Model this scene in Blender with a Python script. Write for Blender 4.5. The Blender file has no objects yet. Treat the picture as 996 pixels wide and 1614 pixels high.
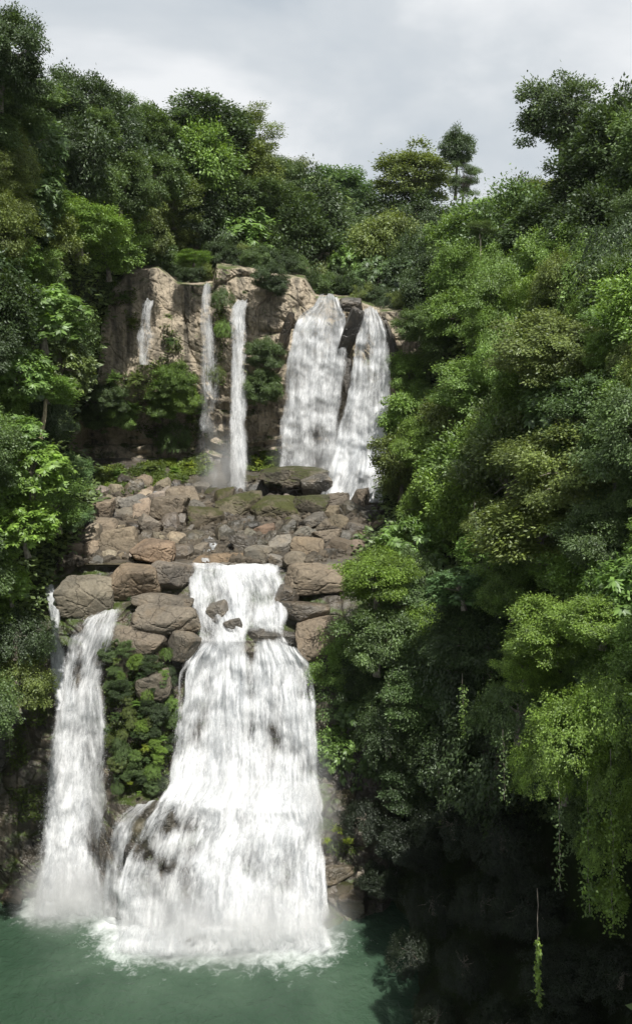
import bpy, math, random
import numpy as np
from mathutils import Vector, Matrix

random.seed(7); np.random.seed(7)
SC = bpy.context.scene
COL = SC.collection
# ------------------------------------------------------------------ camera
CAMZ = 30.0; PITCH = math.radians(10.0); F = 1400.0; CX, CY = 498.0, 807.0
cam_d = bpy.data.cameras.new("camera"); cam = bpy.data.objects.new("camera", cam_d); COL.objects.link(cam)
cam.location = (0, 0, CAMZ); cam.rotation_euler = (math.radians(90) - PITCH, 0, 0)
cam_d.sensor_fit = 'VERTICAL'; cam_d.sensor_height = 24.0; cam_d.lens = F / 1614.0 * 24.0
cam_d.clip_start = 0.1; cam_d.clip_end = 4000
SC.camera = cam
# ------------------------------------------------------------------ light
SUN_DIR = Vector((0.19, -0.47, 0.86)).normalized()
el = math.asin(SUN_DIR.z); az = math.atan2(SUN_DIR.x, SUN_DIR.y)
w = bpy.data.worlds.new("World"); SC.world = w; w.use_nodes = True
nt = w.node_tree; nt.nodes.clear()
def N(t, typ, **kw):
    n = t.nodes.new(typ)
    for k, v in kw.items():
        if k.startswith('_'): setattr(n, k[1:], v)
        else: n.inputs[k].default_value = v
    return n
def ramp(t, stops, interp='LINEAR'):
    r = t.nodes.new('ShaderNodeValToRGB'); r.color_ramp.interpolation = interp
    e = r.color_ramp.elements
    while len(e) < len(stops): e.new(0.5)
    for i, (p, c) in enumerate(stops):
        e[i].position = p
        e[i].color = (c, c, c, 1) if not hasattr(c, '__len__') else (*c[:3], 1)
    return r
L = nt.links.new
sky = nt.nodes.new('ShaderNodeTexSky'); sky.sky_type = 'NISHITA'; sky.sun_disc = False
sky.sun_elevation = el; sky.sun_rotation = az
bg = N(nt, 'ShaderNodeBackground', Strength=0.073)
tc = nt.nodes.new('ShaderNodeTexCoord')
mp = nt.nodes.new('ShaderNodeMapping'); mp.inputs['Scale'].default_value = (1.6, 1.6, 3.4); mp.inputs['Location'].default_value = (0.35, 0.2, 0.1)
L(tc.outputs['Generated'], mp.inputs['Vector'])
n1 = N(nt, 'ShaderNodeTexNoise', Scale=1.7, Detail=6.0, Roughness=0.52, Distortion=0.35); L(mp.outputs[0], n1.inputs['Vector'])
cl = ramp(nt, [(0.32, (5.6, 6.2, 6.8)), (0.48, (6.9, 7.35, 7.75)), (0.62, (9.2, 9.4, 9.6))]); L(n1.outputs['Fac'], cl.inputs['Fac'])
n2 = N(nt, 'ShaderNodeTexNoise', Scale=1.1, Detail=4.0, Roughness=0.5); L(mp.outputs[0], n2.inputs['Vector'])
cv = ramp(nt, [(0.30, 0.86), (0.45, 0.97)]); L(n2.outputs['Fac'], cv.inputs['Fac'])
mx = nt.nodes.new('ShaderNodeMix'); mx.data_type = 'RGBA'
L(cv.outputs['Color'], mx.inputs['Factor']); L(sky.outputs[0], mx.inputs[6]); L(cl.outputs['Color'], mx.inputs[7])
L(mx.outputs[2], bg.inputs['Color'])
ow = nt.nodes.new('ShaderNodeOutputWorld'); L(bg.outputs[0], ow.inputs['Surface'])
sd = bpy.data.lights.new("sun", 'SUN'); sd.energy = 5.0; sd.angle = math.radians(0.5); sd.color = (1.0, 0.965, 0.90)
so = bpy.data.objects.new("sun", sd); COL.objects.link(so)
so.rotation_euler = SUN_DIR.to_track_quat('Z', 'Y').to_euler(); so.location = (30, -30, 80)
vs = SC.view_settings; vs.view_transform = 'Standard'; vs.look = 'None'; vs.exposure = 0.42; vs.gamma = 1.0; vs.use_curve_mapping = False
SC.render.engine = 'CYCLES'
cy = SC.cycles
cy.max_bounces = 8; cy.diffuse_bounces = 3; cy.glossy_bounces = 2; cy.transmission_bounces = 3
cy.transparent_max_bounces = 24; cy.volume_bounces = 3; cy.sample_clamp_indirect = 4.0
cy.use_denoising = True; cy.denoiser = 'OPENIMAGEDENOISE'; cy.denoising_prefilter = 'ACCURATE'; cy.caustics_reflective = False; cy.caustics_refractive = False

# ------------------------------------------------------------------ maths helpers
ca, sa = math.cos(PITCH), math.sin(PITCH)
def P(px, py, Y):
    """world point at depth Y (metres along +Y) seen in direction (px, py)"""
    px = np.asarray(px, float); py = np.asarray(py, float); Y = np.asarray(Y, float)
    xc = (px - CX) / F; yc = (CY - py) / F
    dy = ca + yc * sa; dz = -sa + yc * ca
    return np.stack([xc / dy * Y, Y + 0 * px, CAMZ + dz / dy * Y], -1)
def slope(py):
    yc = (CY - py) / F
    return (-sa + yc * ca) / (ca + yc * sa)
def hsh(i, j, k, s):
    h = (i.astype(np.int64) * 73856093) ^ (j.astype(np.int64) * 19349663) ^ (k.astype(np.int64) * 83492791) ^ (s * 2654435761)
    h = (h ^ (h >> 13)) * 1274126177 & 0xffffffff
    h = (h ^ (h >> 16)) * 2246822519 & 0xffffffff
    return ((h ^ (h >> 15)) & 0xffffff) / float(0xffffff)
def vn(p, s=0):
    f = np.floor(p); t = p - f; t = t * t * (3 - 2 * t); i, j, k = f[..., 0], f[..., 1], f[..., 2]
    r = 0
    for a in (0, 1):
        for b in (0, 1):
            for c in (0, 1):
                wgt = (t[..., 0] if a else 1 - t[..., 0]) * (t[..., 1] if b else 1 - t[..., 1]) * (t[..., 2] if c else 1 - t[..., 2])
                r = r + wgt * hsh(i + a, j + b, k + c, s)
    return r * 2 - 1
def fbm(p, o=4, s=0, g=0.5):
    r = 0; a = 1.0; tot = 0
    for q in range(o):
        r = r + a * vn(p * (2.03 ** q) + 17.3 * q, s + q); tot += a; a *= g
    return r / tot
def worley(p, s=0):
    """returns F1, F2, cell id random"""
    f = np.floor(p); best = np.full(p.shape[:-1], 9.0); sec = best.copy(); idr = np.zeros(p.shape[:-1])
    for a in (-1, 0, 1):
        for b in (-1, 0, 1):
            for c in (-1, 0, 1):
                g = f + np.array([a, b, c])
                o = np.stack([hsh(g[..., 0], g[..., 1], g[..., 2], s + q) for q in (1, 2, 3)], -1)
                d = np.linalg.norm(g + o - p, axis=-1)
                r = hsh(g[..., 0], g[..., 1], g[..., 2], s + 9)
                m = d < best
                sec = np.where(m, best, np.minimum(sec, d)); idr = np.where(m, r, idr); best = np.where(m, d, best)
    return best, sec, idr
def sst(a, b, x):
    t = np.clip((x - a) / (b - a), 0, 1); return t * t * (3 - 2 * t)

def mesh_np(name, v, faces, mat=None, smooth=False, uv=None, attr=None):
    """fast mesh from an (n,3) array and an (m,k) index array (k = 3 or 4)"""
    v = np.ascontiguousarray(v, np.float32); faces = np.ascontiguousarray(faces, np.int32)
    me = bpy.data.meshes.new(name); k = faces.shape[1]; m = len(faces)
    me.vertices.add(len(v)); me.vertices.foreach_set('co', v.ravel())
    me.loops.add(m * k); me.loops.foreach_set('vertex_index', faces.ravel())
    me.polygons.add(m); me.polygons.foreach_set('loop_start', np.arange(0, m * k, k, dtype=np.int32))
    if uv is not None:
        l = me.uv_layers.new(name='flow'); l.data.foreach_set('uv', np.ascontiguousarray(uv[faces.ravel()], np.float32).ravel())
    if attr:
        for an, av in attr.items():
            a = me.attributes.new(an, 'FLOAT', 'POINT'); a.data.foreach_set('value', np.ascontiguousarray(av, np.float32))
    me.update(calc_edges=True); me.validate()
    me.polygons.foreach_set('use_smooth', np.full(len(me.polygons), smooth, bool))
    if mat: me.materials.append(mat)
    return me
def obj(name, me, parent=None, loc=None, **tags):
    o = bpy.data.objects.new(name, me); COL.objects.link(o)
    if parent: o.parent = parent
    if loc is not None: o.location = loc
    for k, v in tags.items():
        if v is not None: o[k] = v
    return o
def grid_faces(nr, nc, mask=None):
    a = np.arange(nr * nc).reshape(nr, nc)
    f = np.stack([a[:-1, :-1], a[1:, :-1], a[1:, 1:], a[:-1, 1:]], -1)
    if mask is not None: f = f[mask]
    return f.reshape(-1, 4)
def compact(v, f, *arrs):
    u, inv = np.unique(f, return_inverse=True)
    return (v[u], inv.reshape(f.shape)) + tuple(a[u] for a in arrs)
def inpoly(x, y, poly):
    x = np.asarray(x, float); y = np.asarray(y, float); c = np.zeros(x.shape, bool); n = len(poly)
    for i in range(n):
        x1, y1 = poly[i]; x2, y2 = poly[(i + 1) % n]
        if y1 == y2: continue
        m = ((y1 > y) != (y2 > y)) & (x < (x2 - x1) * (y - y1) / (y2 - y1) + x1); c ^= m
    return c
def polydist(x, y, poly):
    x = np.asarray(x, float); y = np.asarray(y, float); d = np.full(x.shape, 1e9); n = len(poly)
    for i in range(n):
        x1, y1 = poly[i]; x2, y2 = poly[(i + 1) % n]; dx, dy = x2 - x1, y2 - y1
        t = np.clip(((x - x1) * dx + (y - y1) * dy) / max(1e-9, dx * dx + dy * dy), 0, 1)
        d = np.minimum(d, np.hypot(x - x1 - t * dx, y - y1 - t * dy))
    return d

def ico(sub):
    import bmesh
    b = bmesh.new(); bmesh.ops.create_icosphere(b, subdivisions=sub, radius=1.0)
    v = np.array([x.co[:] for x in b.verts]); f = np.array([[q.index for q in x.verts] for x in b.faces]); b.free(); return v, f
# ------------------------------------------------------------------ materials
def newmat(name):
    m = bpy.data.materials.new(name); m.use_nodes = True; t = m.node_tree; t.nodes.clear()
    return m, t, t.nodes.new('ShaderNodeOutputMaterial')
def mixc(t, fac, a, b, mode='MIX'):
    m = t.nodes.new('ShaderNodeMix'); m.data_type = 'RGBA'; m.blend_type = mode
    for s, val in ((m.inputs['Factor'], fac), (m.inputs[6], a), (m.inputs[7], b)):
        if isinstance(val, bpy.types.NodeSocket): t.links.new(val, s)
        elif hasattr(val, '__len__'): s.default_value = (*val[:3], 1)
        else: s.default_value = val
    return m.outputs[2]
def mth(t, op, a, b=None, clamp=False):
    m = t.nodes.new('ShaderNodeMath'); m.operation = op; m.use_clamp = clamp
    for s, val in ((m.inputs[0], a), (m.inputs[1], b)):
        if val is None: continue
        if isinstance(val, bpy.types.NodeSocket): t.links.new(val, s)
        else: s.default_value = val
    return m.outputs[0]

def leaf_mat(name, dark, light, gloss=0.12, transl=0.35):
    m, t, out = newmat(name); l = t.links.new
    g = t.nodes.new('ShaderNodeNewGeometry'); oi = t.nodes.new('ShaderNodeObjectInfo')
    c = mixc(t, g.outputs['Random Per Island'], dark, light)
    tcn = t.nodes.new('ShaderNodeTexCoord')
    nz = N(t, 'ShaderNodeTexNoise', Scale=2.3, Detail=2.0); l(tcn.outputs['Object'], nz.inputs['Vector'])
    r = ramp(t, [(0.3, 0.62), (0.7, 1.42)]); l(nz.outputs['Fac'], r.inputs['Fac'])
    c = mixc(t, 1.0, c, r.outputs['Color'], 'MULTIPLY')
    c = mixc(t, 1.0, c, oi.outputs['Color'], 'MULTIPLY')
    d = t.nodes.new('ShaderNodeBsdfDiffuse'); l(c, d.inputs['Color'])
    tr = t.nodes.new('ShaderNodeBsdfTranslucent'); l(mixc(t, 1.0, c, (1.6, 1.55, 0.8), 'MULTIPLY'), tr.inputs['Color'])
    s1 = N(t, 'ShaderNodeMixShader', Fac=transl); l(d.outputs[0], s1.inputs[1]); l(tr.outputs[0], s1.inputs[2])
    gl = N(t, 'ShaderNodeBsdfGlossy', Roughness=0.5); gl.inputs['Color'].default_value = (0.7, 0.75, 0.7, 1)
    s2 = N(t, 'ShaderNodeMixShader', Fac=gloss); l(s1.outputs[0], s2.inputs[1]); l(gl.outputs[0], s2.inputs[2])
    l(s2.outputs[0], out.inputs['Surface']); return m
M_LEAF = leaf_mat('leaf_green', (0.058, 0.090, 0.028), (0.155, 0.215, 0.070), 0.05)
M_LEAF2 = leaf_mat('leaf_glossy', (0.058, 0.094, 0.030), (0.15, 0.22, 0.075), 0.06)
M_MOSSLEAF = leaf_mat('leaf_moss', (0.05, 0.08, 0.015), (0.11, 0.15, 0.03), 0.05)
M_DRY = leaf_mat('dry_twigs', (0.10, 0.085, 0.06), (0.22, 0.19, 0.14), 0.03, 0.05)

def bark_mat():
    m, t, out = newmat('bark'); l = t.links.new
    tcn = t.nodes.new('ShaderNodeTexCoord'); mpn = t.nodes.new('ShaderNodeMapping'); mpn.inputs['Scale'].default_value = (6, 6, 1.5)
    l(tcn.outputs['Object'], mpn.inputs['Vector'])
    nz = N(t, 'ShaderNodeTexNoise', Scale=3.0, Detail=5.0); l(mpn.outputs[0], nz.inputs['Vector'])
    r = ramp(t, [(0.3, (0.09, 0.075, 0.055)), (0.65, (0.26, 0.235, 0.19))]); l(nz.outputs['Fac'], r.inputs['Fac'])
    oi = t.nodes.new('ShaderNodeObjectInfo')
    b = N(t, 'ShaderNodeBsdfPrincipled', Roughness=0.9); l(mixc(t, 1.0, r.outputs['Color'], oi.outputs['Color'], 'MULTIPLY'), b.inputs['Base Color'])
    l(b.outputs[0], out.inputs['Surface']); return m
M_BARK = bark_mat()

def rock_mat(name, c1, c2, moss=0.0, wet=0.0, scale=1.0, rough=0.85, mosscol=(0.05, 0.075, 0.015), streak=0.0, strata=0.0):
    m, t, out = newmat(name); l = t.links.new
    g = t.nodes.new('ShaderNodeNewGeometry'); oi = t.nodes.new('ShaderNodeObjectInfo')
    pos = g.outputs['Position']
    a = N(t, 'ShaderNodeTexNoise', Scale=0.35 * scale, Detail=5.0, Roughness=0.6); l(pos, a.inputs['Vector'])
    r = ramp(t, [(0.32, c1), (0.68, c2)]); l(a.outputs['Fac'], r.inputs['Fac'])
    f = N(t, 'ShaderNodeTexNoise', Scale=4.0 * scale, Detail=8.0, Roughness=0.7); l(pos, f.inputs['Vector'])
    fr = ramp(t, [(0.25, 0.5), (0.5, 1.0), (0.75, 1.35)]); l(f.outputs['Fac'], fr.inputs['Fac'])
    c = mixc(t, 1.0, r.outputs['Color'], fr.outputs['Color'], 'MULTIPLY')
    # rusty / pale lichen patches
    b = N(t, 'ShaderNodeTexNoise', Scale=0.9 * scale, Detail=4.0); 
    mo = t.nodes.new('ShaderNodeMapping'); mo.inputs['Location'].default_value = (11, 5, 3); l(pos, mo.inputs['Vector']); l(mo.outputs[0], b.inputs['Vector'])
    br = ramp(t, [(0.52, 0.0), (0.7, 0.35)]); l(b.outputs['Fac'], br.inputs['Fac'])
    c = mixc(t, br.outputs['Color'], c, (0.19, 0.15, 0.105))
    # dark vertical run-off streaks
    if streak > 0:
        ms = t.nodes.new('ShaderNodeMapping'); ms.inputs['Scale'].default_value = (1.4, 0.6, 0.09); l(pos, ms.inputs['Vector'])
        sn = N(t, 'ShaderNodeTexNoise', Scale=1.0, Detail=6.0, Roughness=0.6, Distortion=0.3); l(ms.outputs[0], sn.inputs['Vector'])
        sr = ramp(t, [(0.48, 0.0), (0.62, streak)]); l(sn.outputs['Fac'], sr.inputs['Fac'])
        c = mixc(t, sr.outputs['Color'], c, (0.05, 0.047, 0.038))
    if strata > 0:
        ms = t.nodes.new('ShaderNodeMapping'); ms.inputs['Scale'].default_value = (0.15, 0.15, 3.2); l(pos, ms.inputs['Vector'])
        sn = N(t, 'ShaderNodeTexNoise', Scale=1.0, Detail=4.0, Distortion=0.6); l(ms.outputs[0], sn.inputs['Vector'])
        sr = ramp(t, [(0.35, 0.45), (0.6, 1.15)]); l(sn.outputs['Fac'], sr.inputs['Fac'])
        c = mixc(t, strata, c, mixc(t, 1.0, c, sr.outputs['Color'], 'MULTIPLY'))
    # cracks
    v = t.nodes.new('ShaderNodeTexVoronoi'); v.feature = 'DISTANCE_TO_EDGE'; v.inputs['Scale'].default_value = 0.30 * scale
    nd = N(t, 'ShaderNodeTexNoise', Scale=1.3, Detail=3.0); l(pos, nd.inputs['Vector'])
    vm = t.nodes.new('ShaderNodeVectorMath'); vm.operation = 'MULTIPLY_ADD'; l(nd.outputs['Color'], vm.inputs[0]); vm.inputs[1].default_value = (1.6, 1.6, 1.6); l(pos, vm.inputs[2])
    l(vm.outputs[0], v.inputs['Vector'])
    vr = ramp(t, [(0.0, 0.35), (0.025, 1.0)]); l(v.outputs['Distance'], vr.inputs['Fac'])
    c = mixc(t, 0.35, c, mixc(t, 1.0, c, vr.outputs['Color'], 'MULTIPLY'))
    if moss > 0:
        sx = t.nodes.new('ShaderNodeSeparateXYZ'); l(g.outputs['Normal'], sx.inputs[0])
        mn = N(t, 'ShaderNodeTexNoise', Scale=0.5, Detail=7.0, Roughness=0.65); l(pos, mn.inputs['Vector'])
        q = mth(t, 'ADD', mn.outputs['Fac'], mth(t, 'MULTIPLY', sx.outputs['Z'], 0.22))
        mr = ramp(t, [(0.72 - moss * 0.45, 0.0), (0.84 - moss * 0.45, 0.92)]); l(q, mr.inputs['Fac'])
        mc = mixc(t, f.outputs['Fac'], tuple(.35 * k for k in mosscol), tuple(1.5 * k for k in mosscol))
        c = mixc(t, mr.outputs['Color'], c, mc)
    c = mixc(t, 1.0, c, oi.outputs['Color'], 'MULTIPLY')
    bs = N(t, 'ShaderNodeBsdfPrincipled', Roughness=rough); l(c, bs.inputs['Base Color'])
    if wet > 0: bs.inputs['Roughness'].default_value = 0.35; bs.inputs['Specular IOR Level'].default_value = 0.5
    else: bs.inputs['Specular IOR Level'].default_value = 0.25
    h = mth(t, 'ADD', mth(t, 'MULTIPLY', f.outputs['Fac'], 0.6), mth(t, 'MULTIPLY', vr.outputs['Color'], 0.5))
    bm = N(t, 'ShaderNodeBump', Strength=0.8, Distance=0.18); l(h, bm.inputs['Height']); l(bm.outputs[0], bs.inputs['Normal'])
    l(bs.outputs[0], out.inputs['Surface']); return m
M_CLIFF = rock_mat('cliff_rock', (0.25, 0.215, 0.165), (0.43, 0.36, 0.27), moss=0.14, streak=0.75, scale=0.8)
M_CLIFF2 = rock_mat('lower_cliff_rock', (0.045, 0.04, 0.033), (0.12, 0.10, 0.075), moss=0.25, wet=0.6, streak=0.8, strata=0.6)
M_BED = rock_mat('riverbed_rock', (0.035, 0.032, 0.027), (0.11, 0.096, 0.076), wet=0.3)
M_TAN = rock_mat('tan_boulder_rock', (0.115, 0.10, 0.08), (0.225, 0.188, 0.142), scale=1.3)
M_GREY = rock_mat('grey_boulder_rock', (0.085, 0.08, 0.072), (0.20, 0.18, 0.152), scale=1.3)
M_DARK = rock_mat('wet_boulder_rock', (0.035, 0.033, 0.03), (0.10, 0.088, 0.07), wet=0.6, scale=1.3)
M_MOSSY = rock_mat('mossy_boulder_rock', (0.05, 0.046, 0.037), (0.14, 0.122, 0.092), moss=0.34, scale=1.2, mosscol=(0.045, 0.05, 0.016))
def soil_mat():
    m, t, out = newmat('hillside_soil'); l = t.links.new
    g = t.nodes.new('ShaderNodeNewGeometry')
    a = N(t, 'ShaderNodeTexNoise', Scale=0.6, Detail=8.0, Roughness=0.7); l(g.outputs['Position'], a.inputs['Vector'])
    r = ramp(t, [(0.3, (0.022, 0.022, 0.014)), (0.55, (0.022, 0.034, 0.012)), (0.75, (0.035, 0.05, 0.016))]); l(a.outputs['Fac'], r.inputs['Fac'])
    b = N(t, 'ShaderNodeBsdfPrincipled', Roughness=0.95); b.inputs['Specular IOR Level'].default_value = 0.1; l(r.outputs['Color'], b.inputs['Base Color'])
    bm = N(t, 'ShaderNodeBump', Strength=1.0, Distance=0.5); l(a.outputs['Fac'], bm.inputs['Height']); l(bm.outputs[0], b.inputs['Normal'])
    l(b.outputs[0], out.inputs['Surface']); return m
M_SOIL = soil_mat()

def fall_mat(name, su, sv, seed, contrast=3.2):
    """white falling water: opaque strands and open gaps, running along the flow UV; 'dens' says how much water there is"""
    m, t, out = newmat(name); l = t.links.new
    uv = t.nodes.new('ShaderNodeUVMap'); uv.uv_map = 'flow'
    at = t.nodes.new('ShaderNodeAttribute'); at.attribute_name = 'dens'
    def nz(a, b, det, rgh, dist, off):
        mm = t.nodes.new('ShaderNodeMapping'); mm.inputs['Scale'].default_value = (a, b, 1); mm.inputs['Location'].default_value = (off, off * 0.7, seed)
        l(uv.outputs[0], mm.inputs['Vector'])
        n = N(t, 'ShaderNodeTexNoise', Scale=1.0, Detail=det, Roughness=rgh, Distortion=dist); l(mm.outputs[0], n.inputs['Vector']); return n.outputs['Fac']
    big = nz(su * 0.55, sv * 0.55, 4.0, 0.55, 0.8, 3.1)
    mid = nz(su * 2.4, sv * 1.6, 6.0, 0.65, 0.6, 7.7)
    fin = nz(su * 5.5, sv * 7.0, 6.0, 0.75, 0.8, 1.9)
    s = mth(t, 'ADD', mth(t, 'ADD', mth(t, 'MULTIPLY', big, 0.34), mth(t, 'MULTIPLY', mid, 0.33)), mth(t, 'MULTIPLY', fin, 0.33))
    # alpha = (s - 0.5)*contrast + dens
    a = mth(t, 'ADD', mth(t, 'MULTIPLY', mth(t, 'SUBTRACT', s, 0.5), contrast), at.outputs['Fac'], clamp=True)
    a = mth(t, 'MULTIPLY', a, mth(t, 'MULTIPLY', at.outputs['Fac'], 5.0, clamp=True))
    col = ramp(t, [(0.36, (0.50, 0.53, 0.57)), (0.46, (0.69, 0.71, 0.73)), (0.55, (0.83, 0.84, 0.85))]); l(s, col.inputs['Fac'])
    d = t.nodes.new('ShaderNodeBsdfDiffuse'); l(col.outputs['Color'], d.inputs['Color'])
    tr = t.nodes.new('ShaderNodeBsdfTranslucent'); l(col.outputs['Color'], tr.inputs['Color'])
    bm = N(t, 'ShaderNodeBump', Strength=0.7, Distance=0.3); l(s, bm.inputs['Height']); l(bm.outputs[0], d.inputs['Normal'])
    s1 = N(t, 'ShaderNodeMixShader', Fac=0.3); l(d.outputs[0], s1.inputs[1]); l(tr.outputs[0], s1.inputs[2])
    tp = t.nodes.new('ShaderNodeBsdfTransparent')
    s2 = t.nodes.new('ShaderNodeMixShader'); l(a, s2.inputs['Fac']); l(tp.outputs[0], s2.inputs[1]); l(s1.outputs[0], s2.inputs[2])
    l(s2.outputs[0], out.inputs['Surface']); return m
M_FALL = fall_mat('white_water', 1.1, 0.30, 0.0, 3.4)
M_VEIL = fall_mat('white_water_front', 1.5, 0.40, 4.0, 4.2)
M_MISTY = fall_mat('thin_water', 1.6, 0.12, 8.0, 1.6)
def drop_mat():
    m, t, out = newmat('water_droplets'); l = t.links.new
    d = t.nodes.new('ShaderNodeBsdfDiffuse'); d.inputs['Color'].default_value = (0.88, 0.9, 0.91, 1)
    tr = t.nodes.new('ShaderNodeBsdfTranslucent'); tr.inputs['Color'].default_value = (0.88, 0.9, 0.91, 1)
    s1 = N(t, 'ShaderNodeMixShader', Fac=0.5); l(d.outputs[0], s1.inputs[1]); l(tr.outputs[0], s1.inputs[2]); l(s1.outputs[0], out.inputs['Surface']); return m
M_DROP = drop_mat()
def pool_mat():
    m, t, out = newmat('pool_water'); l = t.links.new
    g = t.nodes.new('ShaderNodeNewGeometry'); at = t.nodes.new('ShaderNodeAttribute'); at.attribute_name = 'foam'
    n = N(t, 'ShaderNodeTexNoise', Scale=0.22, Detail=5.0, Roughness=0.6, Distortion=0.8); l(g.outputs['Position'], n.inputs['Vector'])
    r = ramp(t, [(0.3, (0.018, 0.042, 0.024)), (0.7, (0.034, 0.066, 0.040))]); l(n.outputs['Fac'], r.inputs['Fac'])
    # aerated milky water near the falls
    mil = mth(t, 'MULTIPLY', mth(t, 'POWER', at.outputs['Fac'], 0.8, clamp=True), mth(t, 'ADD', n.outputs['Fac'], 0.0), clamp=True)
    c = mixc(t, mil, r.outputs['Color'], (0.12, 0.175, 0.125))
    f1 = N(t, 'ShaderNodeTexNoise', Scale=1.7, Detail=10.0, Roughness=0.75, Distortion=0.45); l(g.outputs['Position'], f1.inputs['Vector'])
    fa = mth(t, 'ADD', mth(t, 'MULTIPLY', mth(t, 'SUBTRACT', f1.outputs['Fac'], 0.5), 1.9), mth(t, 'SUBTRACT', mth(t, 'MULTIPLY', at.outputs['Fac'], 1.35), 0.55), clamp=True)
    c2 = mixc(t, fa, c, (0.82, 0.86, 0.86))
    b = N(t, 'ShaderNodeBsdfPrincipled', IOR=1.33); l(c2, b.inputs['Base Color'])
    l(mth(t, 'ADD', mth(t, 'MULTIPLY', fa, 0.6), 0.13), b.inputs['Roughness'])
    w1 = N(t, 'ShaderNodeTexNoise', Scale=2.2, Detail=6.0, Roughness=0.6, Distortion=0.5); l(g.outputs['Position'], w1.inputs['Vector'])
    bm = N(t, 'ShaderNodeBump', Strength=0.9, Distance=0.16); l(w1.outputs['Fac'], bm.inputs['Height']); l(bm.outputs[0], b.inputs['Normal'])
    l(b.outputs[0], out.inputs['Surface']); return m
M_POOL = pool_mat()

# ------------------------------------------------------------------ rock ground: cliffs and ledge
LIP = [(-80, 440), (120, 470), (160, 470), (205, 426), (250, 421), (280, 447), (318, 449), (336, 449), (342, 420), (400, 424), (425, 432), (480, 440), (497, 468), (560, 472), (600, 490), (680, 490), (760, 500)]
def rockY(px, py):
    px = np.asarray(px, float); py = np.asarray(py, float)
    lip = np.interp(px, [a for a, b in LIP], [b for a, b in LIP])
    under = sst(345, 300, px) * 1.0                       # left half is undercut
    base_up = [(-60, 70), (60, 72), (140, 78), (250, 79), (340, 79.5), (420, 78.5), (500, 77.5), (560, 76), (610, 74), (760, 70)]
    b0 = np.interp(px, [a for a, b in base_up], [b for a, b in base_up])
    t = py - lip
    up = b0 + np.interp(t, [-90, -25, -6, 2, 40, 160, 260], [25, 9, 3, 0, -0.6, -1.0, -0.6])
    up = up + under * np.interp(py, [590, 618, 645, 700, 722, 760], [0, 0.1, 1.6, 2.6, 1.0, 0])
    led = np.interp(py, [722, 745, 770, 800, 850, 900], [79.3, 77, 73.5, 67.5, 60, 53.5])
    Y = np.where(py < 722, up, np.minimum(up, led))
    s = sst(700, 745, py); Y = up * (1 - s) + led * s
    # lower cliff by column
    cols = [(-80, [(900, 50), (960, 48), (1200, 46), (1440, 44.4)]),
            (50, [(900, 53), (960, 50.5), (1200, 47), (1440, 44.5)]),
            (130, [(900, 53.5), (962, 50.6), (985, 49.8), (1110, 48.3), (1200, 47.6), (1440, 44.8)]),
            (190, [(900, 53.5), (965, 50.4), (1000, 48.7), (1100, 47.2), (1250, 45.6), (1268, 44.7), (1300, 44.2), (1440, 43.0)]),
            (240, [(900, 53.5), (965, 50.0), (1000, 48.2), (1100, 46.9), (1245, 45.6), (1262, 44.3), (1300, 43.8), (1440, 42.9), (1480, 42.2)]),
            (285, [(893, 54.3), (930, 52.6), (1000, 49.6), (1030, 49.1), (1215, 47.0), (1262, 45.4), (1300, 44.2), (1480, 42)]),
            (320, [(893, 54.6), (930, 53.2), (985, 51.6), (1010, 50.0), (1120, 48.8), (1226, 47.4), (1272, 45.2), (1300, 44.7), (1480, 41.8)]),
            (460, [(893, 54.6), (930, 53.6), (985, 51.8), (1010, 50.1), (1120, 48.6), (1232, 47.3), (1280, 45.4), (1300, 45.1), (1480, 41.8)]),
            (520, [(893, 54.0), (930, 53.0), (1000, 50.2), (1100, 48.6), (1235, 47.2), (1260, 46.2), (1480, 42.3)]),
            (600, [(893, 54.0), (1000, 49.5), (1235, 47.5), (1480, 43.6)]),
            (680, [(893, 56), (1000, 53), (1235, 52), (1480, 50)])]
    xs = np.array([c[0] for c in cols]); V = np.stack([np.interp(py, [a for a, b in c[1]], [b for a, b in c[1]]) for c in cols], 0)
    pos = np.clip(np.interp(px, xs, np.arange(len(xs))), 0, len(xs) - 1.0001); i = np.floor(pos).astype(int); fr = pos - i; fr = fr * fr * (3 - 2 * fr)
    low = np.take_along_axis(V, i[None], 0)[0] * (1 - fr) + np.take_along_axis(V, (i + 1)[None], 0)[0] * fr
    Y = np.where(py > 893, low, Y)
    s = sst(870, 893, py); Y = np.where((py > 870) & (py <= 893), Y * (1 - s) + low * s, Y)
    wl = 31.5 / -slope(np.maximum(py, 1430.0))            # dives 1.5 m under the pool
    Y = np.where((py > 1430) & (px < 640), np.minimum(Y, np.where(py > 1440, wl + (Y - wl) * np.clip(1 - (py - 1440) / 70, 0, 1), Y)), Y)
    return Y
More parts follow.
